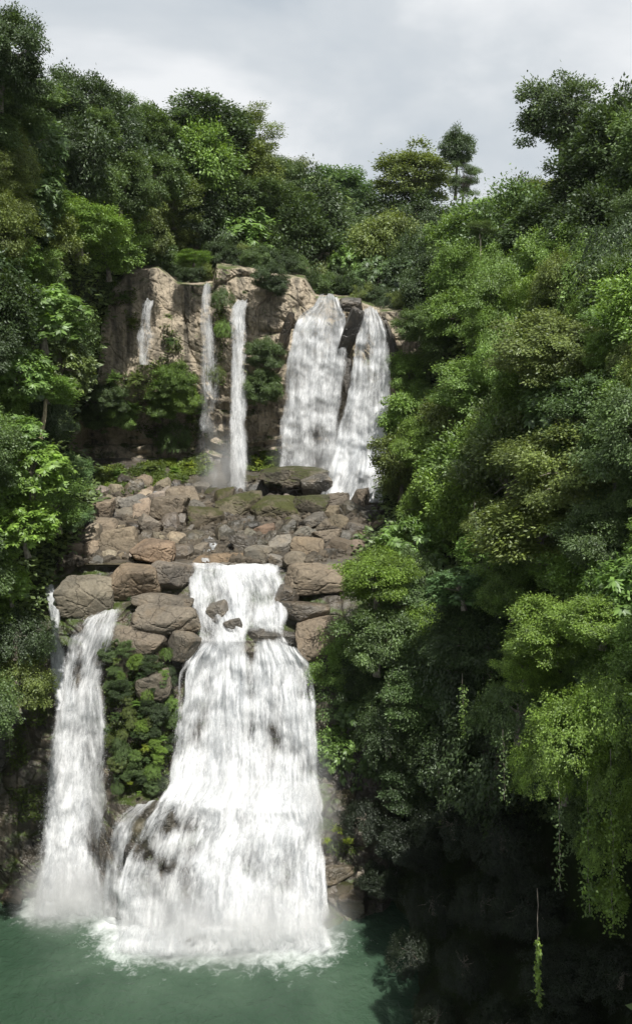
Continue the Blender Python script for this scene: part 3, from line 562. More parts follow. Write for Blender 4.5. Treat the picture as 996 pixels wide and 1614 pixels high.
# px, py centre, width px, height px, Y (None: on the bed), material, roundness, tint, turn, label
HB = [
 (130, 944, 96, 76, 50.4, 'tan', .45, (0.92, 1.0, 0.98), 0.2, 'large smooth round brown boulder beside the thin left chute'),
 (203, 925, 100, 62, 51.4, 'tan', .2, (1.15, 1.0, .85), 1.2, 'flat topped rusty brown boulder with a mossy crack, right of the round boulder'),
 (262, 912, 80, 52, 52.2, 'grey', .3, (1.1, 1.02, .95), 2.2, 'rounded grey brown boulder at the left lip of the main waterfall'),
 (240, 875, 74, 46, 54.0, 'tan', .1, (1.3, 1.02, .85), .6, 'angular pinkish tan boulder behind the grey brown boulder'),
 (252, 954, 104, 36, 50.0, 'grey', .6, (1.1, 1.0, .85), .1, 'long low brown slab above the fern covered rock'),
 (256, 988, 118, 62, 48.9, 'grey', .5, (1.1, 1.0, .85), 1.0, 'broad brown boulder crowning the fern covered rock'),
 (222, 1014, 84, 52, 48.2, 'grey', .5, (1.15, 1.0, .82), 2.0, 'brown slab leaning left at the top of the fern covered rock'),
 (290, 1022, 60, 66, 48.2, 'grey', .3, (1.05, .98, .85), 2.7, 'brown rock shoulder touching the left edge of the main waterfall'),
 (196, 1036, 60, 84, 48.2, 'grey', .35, (1.0, .92, .75), .9, 'brown rock shoulder right of the left waterfall'),
 (240, 1085, 60, 60, 46.9, 'grey', .3, (1.0, .92, .75), .3, 'bare pointed brown rock amid the ferns'),
 (188, 858, 62, 56, 57.0, 'tan', .1, (1.0, .95, .85), 1.7, 'tall two sided brown boulder beside the still side pool'),
 (216, 797, 44, 36, 66.0, 'grey', .05, (1.1, 1.15, 1.2), .4, 'pale grey angular boulder below the grassy bank'),
 (262, 808, 62, 52, 64.0, 'tan', .2, (.95, .92, .88), 2.1, 'big brown boulder on the slope left of the mossy mound'),
 (285, 785, 58, 36, 67.5, 'tan', .3, (.95, .92, .88), .7, 'rounded brown boulder at the foot of the misty waterfall'),
 (232, 832, 46, 34, 61.0, 'grey', .1, (1.2, 1.1, 1.0), 2.9, 'flat brown stone below the big brown boulder'),
 (152, 808, 52, 40, 63.5, 'tan', .2, (1.1, 1.0, .92), .9, 'pinkish stone heap piece under the dark shrub at left'),
 (160, 828, 44, 26, 61.0, 'tan', .3, (1.1, 1.02, .95), 1.9, 'low pinkish slab under the dark shrub at left'),
 (112, 872, 36, 32, 56.0, 'tan', .2, (1.15, 1.02, .92), 2.3, 'small tan boulder by the lime green leaves'),
 (102, 888, 30, 24, 54.5, 'tan', .2, (1.1, 1.0, .9), .2, 'low tan stone by the lime green leaves'),
 (466, 752, 108, 34, 70.5, 'moss', .05, (1.0, 1.0, 1.0), .15, 'huge dark slab with mossy top in front of the wide upper waterfall'),
 (497, 768, 44, 40, 69.8, 'dark', .0, (1.2, 1.2, 1.15), .9, 'dark pointed end block of the huge mossy slab'),
 (432, 752, 42, 26, 70.5, 'moss', .0, (.9, .95, .9), 2.2, 'dark mossy block left of the huge slab'),
 (352, 790, 40, 40, 68.0, 'moss', .0, (1.1, 1.0, .85), 1.1, 'upright brown block at the foot of the narrow waterfall'),
 (380, 800, 80, 42, 66.0, 'moss', .3, (1.1, 1.1, .9), .4, 'low mossy mound between the boulders'),
 (430, 806, 84, 40, 65.0, 'moss', .25, (1.2, 1.2, .9), 1.4, 'mossy mound under the huge slab'),
 (324, 822, 66, 40, 63.0, 'moss', .3, (1.1, 1.0, .85), 2.4, 'brownish mossy mound left of the stream gap'),
 (490, 800, 60, 36, 65.5, 'moss', .1, (1.0, 1.0, 1.0), .2, 'dark mossy boulder below the slab end'),
 (568, 786, 34, 36, 67.0, 'grey', .0, (.85, .75, .65), .75, 'pointed dark brown boulder before the shaded waterfall'),
 (532, 794, 42, 30, 66.5, 'grey', .15, (.95, .85, .75), 1.9, 'rounded brown boulder left of the pointed one'),
 (490, 824, 44, 22, 62.5, 'dark', .0, (1.5, 1.5, 1.5), .3, 'flat dark grey slab amid the rubble'),
 (484, 868, 52, 40, 56.4, 'tan', .0, (1.1, .98, .82), .35, 'square tan block near the brink of the main waterfall'),
 (444, 864, 40, 28, 57.0, 'grey', .0, (1.15, 1.15, 1.1), 1.3, 'grey angular block left of the square tan block'),
 (434, 884, 44, 18, 54.9, 'grey', .05, (1.25, 1.25, 1.25), .3, 'flat pale grey stone at the water edge'),
 (516, 848, 46, 22, 59.5, 'tan', .1, (.9, .88, .86), 2.0, 'flat brown slab behind the square tan block'),
 (386, 862, 44, 34, 57.5, 'dark', .05, (1.2, 1.15, 1.1), 1.5, 'dark wet boulder in the stream gap'),
 (418, 838, 36, 24, 61.0, 'tan', .05, (1.1, .8, .7), .8, 'reddish brown boulder above the dark wet one'),
 (350, 884, 90, 22, 55.0, 'tan', .4, (1.0, .8, .6), .05, 'low rusty rock lying just above the brink'),
 (505, 914, 120, 50, 53.2, 'tan', .35, (1.0, .95, .88), .1, 'broad tan rock platform right of the brink'),
 (508, 1008, 84, 88, 49.8, 'tan', .45, (1.15, 1.05, .95), 1.0, 'smooth tan rock shoulder right of the main waterfall'),
 (455, 938, 40, 30, 52.2, 'dark', .2, (1.2, 1.1, 1.0), .4, 'dark wet rock under the tan platform'),
 (484, 968, 76, 30, 51.0, 'dark', .4, (1.4, 1.25, 1.05), .2, 'dark wet slope rock beside the first cascade'),
 (344, 966, 40, 32, 51.0, 'dark', .4, (1.2, 1.2, 1.2), .6, 'black wet rock splitting the first cascade'),
 (366, 988, 40, 26, 50.3, 'dark', .4, (1.0, 1.0, 1.0), 1.6, 'lower black wet rock in the first cascade'),
 (318, 1482, 50, 36, 40.9, 'dark', .3, (1.1, 1.1, 1.2), .5, 'dark wet boulder in the foam at the foot of the main waterfall'),
 (548, 1268, 42, 42, 46.4, 'moss', .2, (.9, .85, .7), 1.7, 'mossy brown rock knob right of the main waterfall'),
 (572, 1388, 22, 22, 43.6, 'grey', .1, (1.5, 1.4, 1.2), .9, 'small pale square stone at the edge of the shade'),
 (538, 1410, 60, 36, 43.9, 'moss', .15, (.75, .72, .6), .3, 'mossy olive brown rock low beside the main waterfall'),
 (528, 1380, 60, 26, 44.3, 'dark', .1, (1.5, 1.4, 1.1), .3, 'cracked dark ledge rock under the yellow green ferns'),
 (560, 1430, 56, 44, 43.3, 'dark', .1, (.9, .85, .7), 2.3, 'dark block at the waterline right of the main waterfall'),
 (250, 1285, 60, 40, 44.0, 'dark', .1, (1.0, 1.0, .9), .5, 'black rock between the side cascade and the main waterfall'),
 (222, 1320, 40, 60, 43.5, 'dark', .3, (1.2, 1.25, .9), .9, 'dark mossy hump right of the side cascade'),
 (70, 905, 40, 30, 53.0, 'tan', .4, (1.1, .95, .75), .9, 'pale low rock at the head of the left chute'),
 (120, 900, 96, 14, 54.0, 'tan', .4, (1.15, 1.0, .8), .05, 'flat wet tan slab behind the round boulder'),
 (552, 520, 24, 90, 73.6, 'dark', .1, (.8, .8, .85), .3, 'dark wet rock rib between the two wide upper falls'),
 (549, 600, 16, 90, 73.9, 'dark', .1, (.8, .8, .85), .3, 'lower dark wet rock rib between the two wide upper falls'),
 (552, 478, 38, 26, 74.6, 'dark', .1, (1.0, 1.0, 1.0), .3, 'dark rock block at the top between the two wide upper falls'),
 (622, 560, 22, 130, 72.6, 'dark', .1, (.8, .8, .85), .3, 'dark wet rock wall right of the shaded upper waterfall'),
 (452, 520, 16, 80, 76.3, 'dark', .1, (1.1, 1.0, .95), .3, 'dark wet rock strip left of the wide upper waterfall'),
 (432, 1004, 96, 20, 50.2, 'dark', .1, (1.0, 1.0, 1.0), .3, 'dark wet lip between the first cascade and the long plunge'),
 (214, 1352, 26, 50, 43.0, 'dark', .1, (1.0, 1.0, 1.0), .3, 'dark wet rock showing through the lower left of the main waterfall'),
 (244, 1400, 22, 40, 42.5, 'dark', .1, (1.0, 1.0, 1.0), .3, 'lower dark wet rock showing through the main waterfall'),
 (262, 1306, 34, 22, 43.7, 'dark', .1, (1.1, 1.1, 1.0), .3, 'dark wet shelf stone left of the middle of the main waterfall'),
 (20, 1412, 34, 18, 44.2, 'dark', .2, (1.3, 1.1, 1.0), 1.0, 'low dark rock at the far left waterline'),
]
boulder_pts = []
def put_rock(px, py, wpx, hpx, Y, kindm, rnd, tint, turn, label, seed, sub=4, group=None, depth=None, me=None):
    c = P(px, py, Y); rx = wpx / 2 / F * Y * 1.04; rz = hpx / 2 / F * Y * 1.04
    ry = depth or min(max(rx, rz), 1.9 * min(rx, rz)) * 0.85
    me = me or rock_mesh(seed, MR[kindm], sub, faces=int(5 + seed % 5), sharp=26 if rnd < .15 else 15, rough=0.07, round_=rnd * .45)
    o = obj('boulder', me, None, c + np.array([0, ry * 0.55, -rz * 0.05]), label=label, category='boulder', group=group)
    # the mesh is turned first, then sized, by choosing which proto axes face us
    o.rotation_euler = (0, 0, 0); o.scale = (rx, ry, rz)
    sp_ = .12 if wpx > 46 else .4
    o.rotation_euler = (random.uniform(-sp_, sp_), random.uniform(-sp_, sp_), random.uniform(-.2, .2))
    o.color = (*tint, 1); return o
for i, h in enumerate(HB):
    px, py, w_, h_, Y, km, rnd, tint, turn, lab = h; g_ = sum(tint) / 3; tint = tuple(g_ + (q - g_) * .55 for q in tint)
    put_rock(px, py, w_, h_, Y, km, rnd, tint, turn, lab, 100 + i * 7, sub=5 if w_ > 70 else 4)
FIELD = [(140, 785), (200, 760), (300, 768), (340, 775), (400, 750), (520, 772), (600, 770), (616, 820), (560, 872), (500, 886), (430, 890), (330, 882), (270, 880), (200, 880), (90, 895), (95, 860), (135, 830)]
rs = np.random.RandomState(5); placed = [(h[0], h[1], max(h[2], h[3]) * 0.32) for h in HB]
zone = lambda x, y: 'near the brink of the main waterfall' if y > 850 and x > 330 else ('left of the side pool' if x < 170 and y > 830 else ('under the dark shrub at left' if x < 180 else ('below the grassy bank' if y < 800 and x < 320 else ('around the stream gap' if 300 < x < 430 and y > 815 else ('below the misty waterfall' if x < 430 and y < 815 else ('between the big brown boulders' if x < 330 else ('before the shaded waterfall' if y < 830 else 'in the rubble under the huge slab')))))))
protos = {(k, s): rock_mesh(500 + s * 13 + ord(k[0]), MR[k], 3, faces=5 + s, sharp=26, rough=.07, round_=.015 * s, tilt_=.45) for k in MR for s in range(9)}
cnt = 0
from collections import defaultdict
stones = defaultdict(list)
ORD = ['', 'second', 'third', 'fourth', 'fifth', 'sixth', 'seventh', 'eighth', 'ninth', 'tenth', 'eleventh', 'twelfth', 'thirteenth', 'fourteenth']
for size_lo, size_hi, tries in ((30, 44, 900), (20, 30, 1500), (11, 20, 2500)):
    for _ in range(tries):
        x = rs.uniform(85, 620); y = rs.uniform(748, 895)
        if not inpoly(x, y, FIELD): continue
        s = rs.uniform(size_lo, size_hi) * (0.75 + 0.45 * (y - 750) / 140)
        if any((x - a) ** 2 + ((y - b) * 1.45) ** 2 < (r + s * 0.31) ** 2 for a, b, r in placed): continue
        if cnt >= 262: break
        placed.append((x, y, s * .33))
        q = vn(np.array([x * .02, y * .03, 0.]), 3)
        km = 'tan' if (x < 300 and rs.rand() < .45) or (x > 480 and rs.rand() < .5) else ('grey' if rs.rand() < .5 else ('moss' if y < 830 and 320 < x < 520 else 'dark'))
        if 300 < x < 430 and rs.rand() < .5: km = 'dark'
        if x > 330 and rs.rand() < .35: km = 'dark'
        col = {'tan': 'brown', 'grey': 'grey', 'moss': 'mossy', 'dark': 'dark wet'}[km]
        sz = 'large' if size_lo == 30 else ('medium' if size_lo == 20 else 'small')
        t_ = rs.uniform(.6, 1.25) * (1.2 if x < 300 else .95); tint = (t_ * rs.uniform(.97, 1.08), t_, t_ * rs.uniform(.88, 1.0))
        Yb = float(rockY(x, y)); z = zone(x, y)
        put_rock(x, y, s, s * rs.uniform(.65, 1.3), Yb - 0.2, km, 0, tint, 0, None, 0, group='%s %s stones %s' % (sz, col, z), me=protos[(km, rs.randint(9))])
        stones['%s %s angular stone %s' % (sz, col, z)].append((x, SC.collection.objects[-1]))
        cnt += 1

for lab, sl in stones.items():
    sl.sort(key=lambda q: q[0]); n_ = len(sl)
    for i, (x, o) in enumerate(sl):
        o['label'] = lab if n_ == 1 else ('leftmost ' if i == 0 else 'rightmost ' if i == n_ - 1 else (ORD[i] + ' from left ' if i < len(ORD) else 'further right ')) + lab
# loose rubble between the boulders, too small to count
rs = np.random.RandomState(12); v0, f0 = ico(1); V_, F_ = [], []
X = rs.uniform(85, 620, 9000); Yp = rs.uniform(745, 895, 9000); k = inpoly(X, Yp, FIELD); X = X[k]; Yp = Yp[k]
c_ = P(X, Yp, rockY(X, Yp) - 0.1)
for i in range(min(len(X), 2200)):
    q = v0 * (1 + .35 * rs.normal(size=(len(v0), 1)) * .5) * rs.uniform(.12, .38) * rs.uniform(.6, 1.2, 3); V_.append(q + c_[i]); F_.append(f0 + i * len(v0))
o = obj('rubble', mesh_np('rubble', np.concatenate(V_), np.concatenate(F_), M_GREY), kind='stuff', label='loose rubble lying between the boulders'); o.color = (.6, .56, .5, 1)
# shallow water on the ledge
def stream_mat():
    m, t, out = newmat('stream_water'); l = t.links.new; g = t.nodes.new('ShaderNodeNewGeometry')
    n = N(t, 'ShaderNodeTexNoise', Scale=2.5, Detail=6.0, Roughness=0.65); l(g.outputs['Position'], n.inputs['Vector'])
    r = ramp(t, [(0.4, (0.05, 0.045, 0.028)), (0.62, (0.10, 0.085, 0.055)), (0.72, (0.45, 0.46, 0.45))]); l(n.outputs['Fac'], r.inputs['Fac'])
    b = N(t, 'ShaderNodeBsdfPrincipled', Roughness=0.12, IOR=1.33); l(r.outputs['Color'], b.inputs['Base Color'])
    bm = N(t, 'ShaderNodeBump', Strength=0.4, Distance=0.1); l(n.outputs['Fac'], bm.inputs['Height']); l(bm.outputs[0], b.inputs['Normal']); l(b.outputs[0], out.inputs['Surface']); return m
M_STREAM = stream_mat()
def still(name, x0, x1, y0, y1, off, z):
    gx_, gy_ = np.meshgrid(np.linspace(x0, x1, 60), np.linspace(y0, y1, 24)); k = -(CAMZ - z) / slope(gy_); p_ = P(gx_, gy_, k)
    obj(name, mesh_np(name, p_.reshape(-1, 3), grid_faces(24, 60), M_STREAM, True), kind='structure')
zb = lambda x, y: float(P(x, y, float(rockY(x, y)))[2])
still('side_pool_water', 125, 235, 876, 890, 0, zb(180, 892) + .10)
still('stream_water', 290, 545, 880, 893, 0, zb(400, 894) + .06)

# ------------------------------------------------------------------ leaves
def leaves(c, d, nrm, ln, wd, fold=0.35):
    """folded kite leaves. c base points, d unit directions, nrm unit normals"""
    n = len(c); s = np.cross(d, nrm); s /= np.linalg.norm(s, axis=1)[:, None] + 1e-9
    nn = np.cross(s, d); ln = (ln * np.ones(n))[:, None]; wd = (wd * np.ones(n))[:, None]
    tip = c + d * ln - nn * ln * 0.12; mid = c + d * ln * 0.45
    a = mid + s * wd * 0.5 - nn * wd * fold * 0.5; b = mid - s * wd * 0.5 - nn * wd * fold * 0.5
    v = np.stack([c, a, tip, b], 1).reshape(-1, 3)
    i = 4 * np.arange(n)[:, None]
    f = np.concatenate([i + np.array([0, 1, 2]), i + np.array([0, 2, 3])], 0)
    return v, f
def unit(v): return v / (np.linalg.norm(v, axis=-1, keepdims=True) + 1e-9)
def spray_leaves(rs, centers, outs, rad, flat, n_each, ln, wd, droop=0.2, upness=0.9):
    C, D, NN, LL = [], [], [], []
    for c, o, r in zip(centers, outs, rad):
        n = max(6, int(n_each * (r / np.mean(rad)) ** 2)); q = unit(rs.normal(size=(n, 3))); q[:, 2] = np.where(q[:, 2] < -0.15, -q[:, 2], q[:, 2])
        rr = r * rs.uniform(0.55, 1.0, n)[:, None] * (1 + 0.25 * rs.normal(size=(n, 1)))
        p = c + q * rr * np.array([1, 1, flat]) + o * r * 0.2
        d = unit(q * np.array([1, 1, 0.2]) + o * 0.5 + rs.normal(size=(n, 3)) * 0.45 + np.array([0, 0, -droop]))
        nn = unit(q * 0.75 + o * 0.5 + np.array([0, 0, upness * .5]) + rs.normal(size=(n, 3)) * 0.45)
        C.append(p); D.append(d); NN.append(nn); LL.append(ln * rs.uniform(.65, 1.25, n))
    C = np.concatenate(C); D = np.concatenate(D); NN = np.concatenate(NN); LL = np.concatenate(LL)
    return leaves(C, D, NN, LL, LL * wd / ln)
def fib(rs, n, jit=0.35, zmin=-0.35):
    out = []
    for i in range(n):
        z = min(1, max(zmin, 1 - (1 - zmin) * (i + .5) / n + rs.normal() * .13)); a = i * 2.39996 + rs.normal() * jit * 1.6; r = math.sqrt(max(0, 1 - z * z)); out.append((r * math.cos(a), r * math.sin(a), z + rs.normal() * .05))
    return unit(np.array(out))
def tube(path, radii, k=6):
    path = np.asarray(path, float); n = len(path); V = []
    for i in range(n):
        t = unit((path[min(i + 1, n - 1)] - path[max(i - 1, 0)])[None])[0]; a = np.cross(t, [0.31, 0.77, 0.55]); a /= np.linalg.norm(a); b = np.cross(t, a)
        for j in range(k): V.append(path[i] + radii[i] * (math.cos(2 * math.pi * j / k) * a + math.sin(2 * math.pi * j / k) * b))
    Fc = [(i * k + j, i * k + (j + 1) % k, (i + 1) * k + (j + 1) % k, (i + 1) * k + j) for i in range(n - 1) for j in range(k)]
    return np.array(V), np.array(Fc)
def join(parts):
    vs_, fs_, o = [], [], 0
    for v, f in parts: vs_.append(v); fs_.append(f + o); o += len(v)
    return np.concatenate(vs_), np.concatenate(fs_)
def branch(rs, a, b, r0, r1, n=5, wob=0.06):
    a = np.array(a, float); b = np.array(b, float); t = np.linspace(0, 1, n)[:, None]; Lg = np.linalg.norm(b - a)
    p = a + (b - a) * t + rs.normal(size=(n, 3)) * wob * Lg * np.sin(t * math.pi); p[:, 2] += 0.12 * Lg * np.sin(t[:, 0] * math.pi)
    return tube(p, np.linspace(r0, r1, n), 5)
def trunk_mesh(rs, tips, base=-2.2, fork=-0.35, r=0.075, name='trunk'):
    parts = [tube([(0.05, 0, base), (0.02, .03, base * .6 + fork * .4), (-.03, 0, fork), (0, 0, fork + .35)], [r * 1.5, r, r * .85, r * .6], 8)]
    for t in tips: parts.append(branch(rs, (0, 0, fork + rs.uniform(-.1, .3)), t, r * .5, r * .12))
    v, f = join(parts); return mesh_np(name, v, f, M_BARK, smooth=True)

PROTO = {}
def proto(kind, var, crown, trunk): PROTO.setdefault(kind, []).append((crown, trunk))
def build_protos():
    for s in range(4):                                   # billowy broadleaf dome
        rs = np.random.RandomState(1000 + s); ctr = fib(rs, 60, zmin=-.8); lump = 0.78 + 0.42 * vn(ctr * 1.9 + s * 5, s)
        c = ctr * lump[:, None] * np.array([1, 1, .82]); inner = rs.uniform(-.45, .45, (14, 3)); c = np.concatenate([c, inner]); o = unit(c)
        rad = rs.uniform(.2, .38, len(c)); v, f = spray_leaves(rs, c, o, rad, .95, 240, .085, .046)
        proto('dome', s, mesh_np('crown', v, f, M_LEAF), trunk_mesh(rs, c[rs.choice(46, 9)] * .9))
    for s in range(3):                                   # dense fine dome for the near trees
        rs = np.random.RandomState(1100 + s); ctr = fib(rs, 95, zmin=-.85); lump = 0.76 + 0.46 * vn(ctr * 2.2 + s * 5, s + 4)
        c = ctr * lump[:, None] * np.array([1, 1, .85]); c = np.concatenate([c, rs.uniform(-.4, .4, (20, 3))]); o = unit(c)
        rad = rs.uniform(.15, .30, len(c)); v, f = spray_leaves(rs, c, o, rad, 1.05, 300, .056, .031, droop=.5)
        proto('fine', s, mesh_np('crown', v, f, M_LEAF), trunk_mesh(rs, c[rs.choice(80, 10)] * .9))
    for s in range(3):                                   # feathery tiers
        rs = np.random.RandomState(1200 + s); c = []; rad = []
        for k in range(52):
            z = rs.uniform(-.8, .8); R_ = math.sqrt(max(.05, 1 - (z / 1.0) ** 2)) * rs.uniform(.35, .95); a = rs.uniform(0, 6.28); c.append((R_ * math.cos(a), R_ * math.sin(a), z)); rad.append(rs.uniform(.22, .42))
        c = np.array(c); v, f = spray_leaves(rs, c, unit(c * [1, 1, .2]), np.array(rad), .85, 290, .072, .036, droop=.2, upness=1.3)
        proto('tier', s, mesh_np('crown', v, f, M_LEAF2), trunk_mesh(rs, c[rs.choice(34, 12)], fork=-.7))
    for s in range(3):                                   # big leaf rosettes
        rs = np.random.RandomState(1300 + s); ctr = fib(rs, 130, zmin=-.75) * rs.uniform(.62, 1.0, (130, 1)); ctr[:, 2] *= .85; C, D, NN, LL = [], [], [], []
        for c in ctr:
            k = rs.randint(9, 15); a = np.linspace(0, 6.28, k, endpoint=False) + rs.rand() * 6; tl = unit(c * .5 + [0, 0, .8] + rs.normal(size=3) * .25)
            e1 = unit(np.cross(tl, [.3, .8, .1])[None])[0]; e2 = np.cross(tl, e1)
            for rr, zz in ((0, 0), (.06, -.06)):
                d = np.cos(a)[:, None] * e1 + np.sin(a)[:, None] * e2; dd = unit(d - tl * rs.uniform(.1, .5, (k, 1)) + rs.normal(size=(k, 3)) * .15)
                C.append(c + tl * zz + d * .02); D.append(dd); NN.append(unit(tl + d * .2 + 0 * d)); LL.append(rs.uniform(.11, .19, k))
        C, D, NN, LL = map(np.concatenate, (C, D, NN, LL)); v, f = leaves(C, D, NN, LL, LL * .42, .3)
        v2, f2 = spray_leaves(rs, fib(rs, 22) * .6, fib(rs, 22), np.full(22, .3), .6, 90, .09, .045)
        v, f = join([(v, f), (v2, f2)]); proto('rosette', s, mesh_np('crown', v, f, M_LEAF2), trunk_mesh(rs, ctr[rs.choice(130, 10)], r=.06))
    for s in range(3):                                   # drooping, vine hung
        rs = np.random.RandomState(1400 + s); C, D, NN, LL = [], [], [], []
        ctr = fib(rs, 170, zmin=-.6) * rs.uniform(.6, 1.0, (170, 1)); lump = 1 + .22 * vn(ctr * 2.2, s)
        for c in ctr * lump[:, None]:
            n = rs.randint(60, 120); t = rs.rand(n); Lh = rs.uniform(.12, .55); o = unit(c * [1, 1, 0.01]) if np.hypot(c[0], c[1]) > .1 else unit(rs.normal(size=3) * [1, 1, .01])
            p = c + o * (t * .16)[:, None] * 1.0 + np.stack([0 * t, 0 * t, -Lh * t ** 1.5], -1) + rs.normal(size=(n, 3)) * .085 * (1.25 - t)[:, None] + o * .05
            C.append(p); D.append(unit(o * .6 + rs.normal(size=(n, 3)) * .6 + [0, 0, -.7])); NN.append(unit(o * .8 + rs.normal(size=(n, 3)) * .4 + [0, 0, .8])); LL.append(rs.uniform(.04, .075, n))
        C, D, NN, LL = map(np.concatenate, (C, D, NN, LL)); v, f = leaves(C, D, NN, LL, LL * .5)
        proto('droop', s, mesh_np('crown', v, f, M_LEAF), trunk_mesh(rs, ctr[rs.choice(120, 10)] * .9))
    for s in range(3):                                   # open airy crown on visible limbs
        rs = np.random.RandomState(1500 + s); ctr = fib(rs, 48, jit=.7, zmin=-.85) * rs.uniform(.45, 1.0, (48, 1)); c = ctr * np.array([.9, .9, 1.1]); o = unit(c)
        v, f = spray_leaves(rs, c, o, rs.uniform(.22, .38, 48), .8, 400, .058, .032)
        proto('open', s, mesh_np('crown', v, f, M_LEAF), trunk_mesh(rs, c * .95, base=-2.6, fork=-.8, r=.06))
    for s in range(2):                                   # arching plumes (bamboo)
        rs = np.random.RandomState(1600 + s); C, D, NN, LL = [], [], [], []; cul = []
        for k in range(26):
            a = rs.uniform(0, 6.28); rch = rs.uniform(.3, 1.0); h = rs.uniform(1.2, 2.0); t = np.linspace(0, 1, 7)
            pth = np.stack([math.cos(a) * rch * t ** 2.2, math.sin(a) * rch * t ** 2.2, -1 + h * (t - .28 * t ** 4)], -1); cul.append(tube(pth, np.linspace(.018, .004, 7), 4))
            n = 190; tt = rs.uniform(.35, 1, n); p = np.stack([np.interp(tt, t, pth[:, q]) for q in range(3)], -1) + rs.normal(size=(n, 3)) * .07
            C.append(p); D.append(unit(np.array([math.cos(a), math.sin(a), -.5]) + rs.normal(size=(n, 3)) * .6)); NN.append(unit(rs.normal(size=(n, 3)) * .5 + [0, 0, 1])); LL.append(rs.uniform(.07, .12, n))
        C, D, NN, LL = map(np.concatenate, (C, D, NN, LL)); v, f = leaves(C, D, NN, LL, LL * .26)
        tv, tf = join(cul); proto('plume', s, mesh_np('crown', v, f, M_LEAF), mesh_np('stems', tv, tf, M_BARK))
    for s in range(3):                                   # low shrub / fern clump
        rs = np.random.RandomState(1700 + s); C, D, NN, LL = [], [], [], []
        for k in range(34):
            a = rs.uniform(0, 6.28); e = rs.uniform(.1, 1.4); Lh = rs.uniform(.5, 1.0); t = np.repeat(np.linspace(.15, 1, 11), 2); sd_ = np.tile([-1, 1], 11)
            o = np.array([math.cos(a) * math.cos(e), math.sin(a) * math.cos(e), math.sin(e)]); side = np.array([-math.sin(a), math.cos(a), 0])
            p = o * (t * Lh)[:, None] + np.stack([0 * t, 0 * t, -.45 * t ** 2 * Lh], -1)
            C.append(p); D.append(unit(side * sd_[:, None] + o * .7 + [0, 0, -.25])); NN.append(unit(np.array([0, 0, 1]) + o * .3 + rs.normal(size=(22, 3)) * .2)); LL.append(.24 * (1.1 - t) + .05)
        C, D, NN, LL = map(np.concatenate, (C, D, NN, LL)); v, f = leaves(C, D, NN, LL, LL * .24)
        proto('fern', s, mesh_np('fronds', v, f, M_LEAF2), None)
build_protos()

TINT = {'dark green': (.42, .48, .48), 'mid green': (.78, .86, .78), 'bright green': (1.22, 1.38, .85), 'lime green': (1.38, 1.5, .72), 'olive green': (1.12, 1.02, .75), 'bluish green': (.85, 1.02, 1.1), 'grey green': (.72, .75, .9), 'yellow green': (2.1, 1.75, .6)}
DESC = {'dome': 'broad crowned', 'fine': 'dense small leaved', 'tier': 'feathery layered', 'rosette': 'large leaved', 'droop': 'drooping vine draped', 'open': 'open crowned', 'plume': 'arching bamboo like', 'fern': 'leafy'}
used_labels = {}
treerec = []
def tree(px, py, rpx, Y, kind, tint, label=None, var=None, sq=1.0, trunk=True, name=None, cat='tree', rot=None, tilt=0.2, group=None, trunk_tint=None, lift=1.0):
    R = rpx / F * Y; c = P(px, py, Y); cr, tk = PROTO[kind][(var if var is not None else random.randrange(99)) % len(PROTO[kind])]
    nm = name or ('tree' if kind != 'plume' else 'bamboo')
    tb = -2.2 if kind not in ('open', 'plume') else (-2.6 if kind == 'open' else -1)
    if (py > skyl(px) + rpx * 1.3 or px < 60) and kind != 'plume': lift = lift * .42
    o = bpy.data.objects.new(nm, None); COL.objects.link(o); o.empty_display_size = .3
    rt = (random.uniform(-tilt, tilt), random.uniform(-tilt, tilt), rot if rot is not None else random.uniform(0, 6.28))
    o.location = c + np.array([0, 0, tb * R * sq * lift]); o.rotation_euler = (0, 0, rt[2])
    k1 = bpy.data.objects.new('crown', cr); COL.objects.link(k1); k1.parent = o; k1.location = (0, 0, -tb * R * sq * lift); ax_, ay_ = random.uniform(.8, 1.22), random.uniform(.8, 1.22); k1.scale = (R * ax_, R * ay_, R * sq); k1.rotation_euler = (rt[0], rt[1], 0)
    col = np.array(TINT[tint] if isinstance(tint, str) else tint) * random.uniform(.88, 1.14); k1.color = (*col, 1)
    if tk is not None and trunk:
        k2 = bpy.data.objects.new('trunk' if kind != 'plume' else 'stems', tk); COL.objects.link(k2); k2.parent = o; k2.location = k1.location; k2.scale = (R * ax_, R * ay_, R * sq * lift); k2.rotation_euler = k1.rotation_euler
        if trunk_tint: k2.color = (*trunk_tint, 1)
    o['category'] = cat
    treerec.append((o, px, py, rpx, kind, tint, label, group)); return o
def shrub(px, py, rpx, Y, kind, tint, label, group=None, cat='shrub', sq=1.1, name='shrub', var=None):
    R = rpx / F * Y; c = P(px, py, Y); cr, tk = PROTO[kind][(var if var is not None else random.randrange(99)) % len(PROTO[kind])]
    o = obj(name, cr, None, c, label=label, category=cat, group=group); o.scale = (R, R, R * sq); o.rotation_euler = (random.uniform(-.15, .15), random.uniform(-.15, .15), random.uniform(0, 6.28))
    col = np.array(TINT[tint]) * random.uniform(.85, 1.15); o.color = (*col, 1); return o

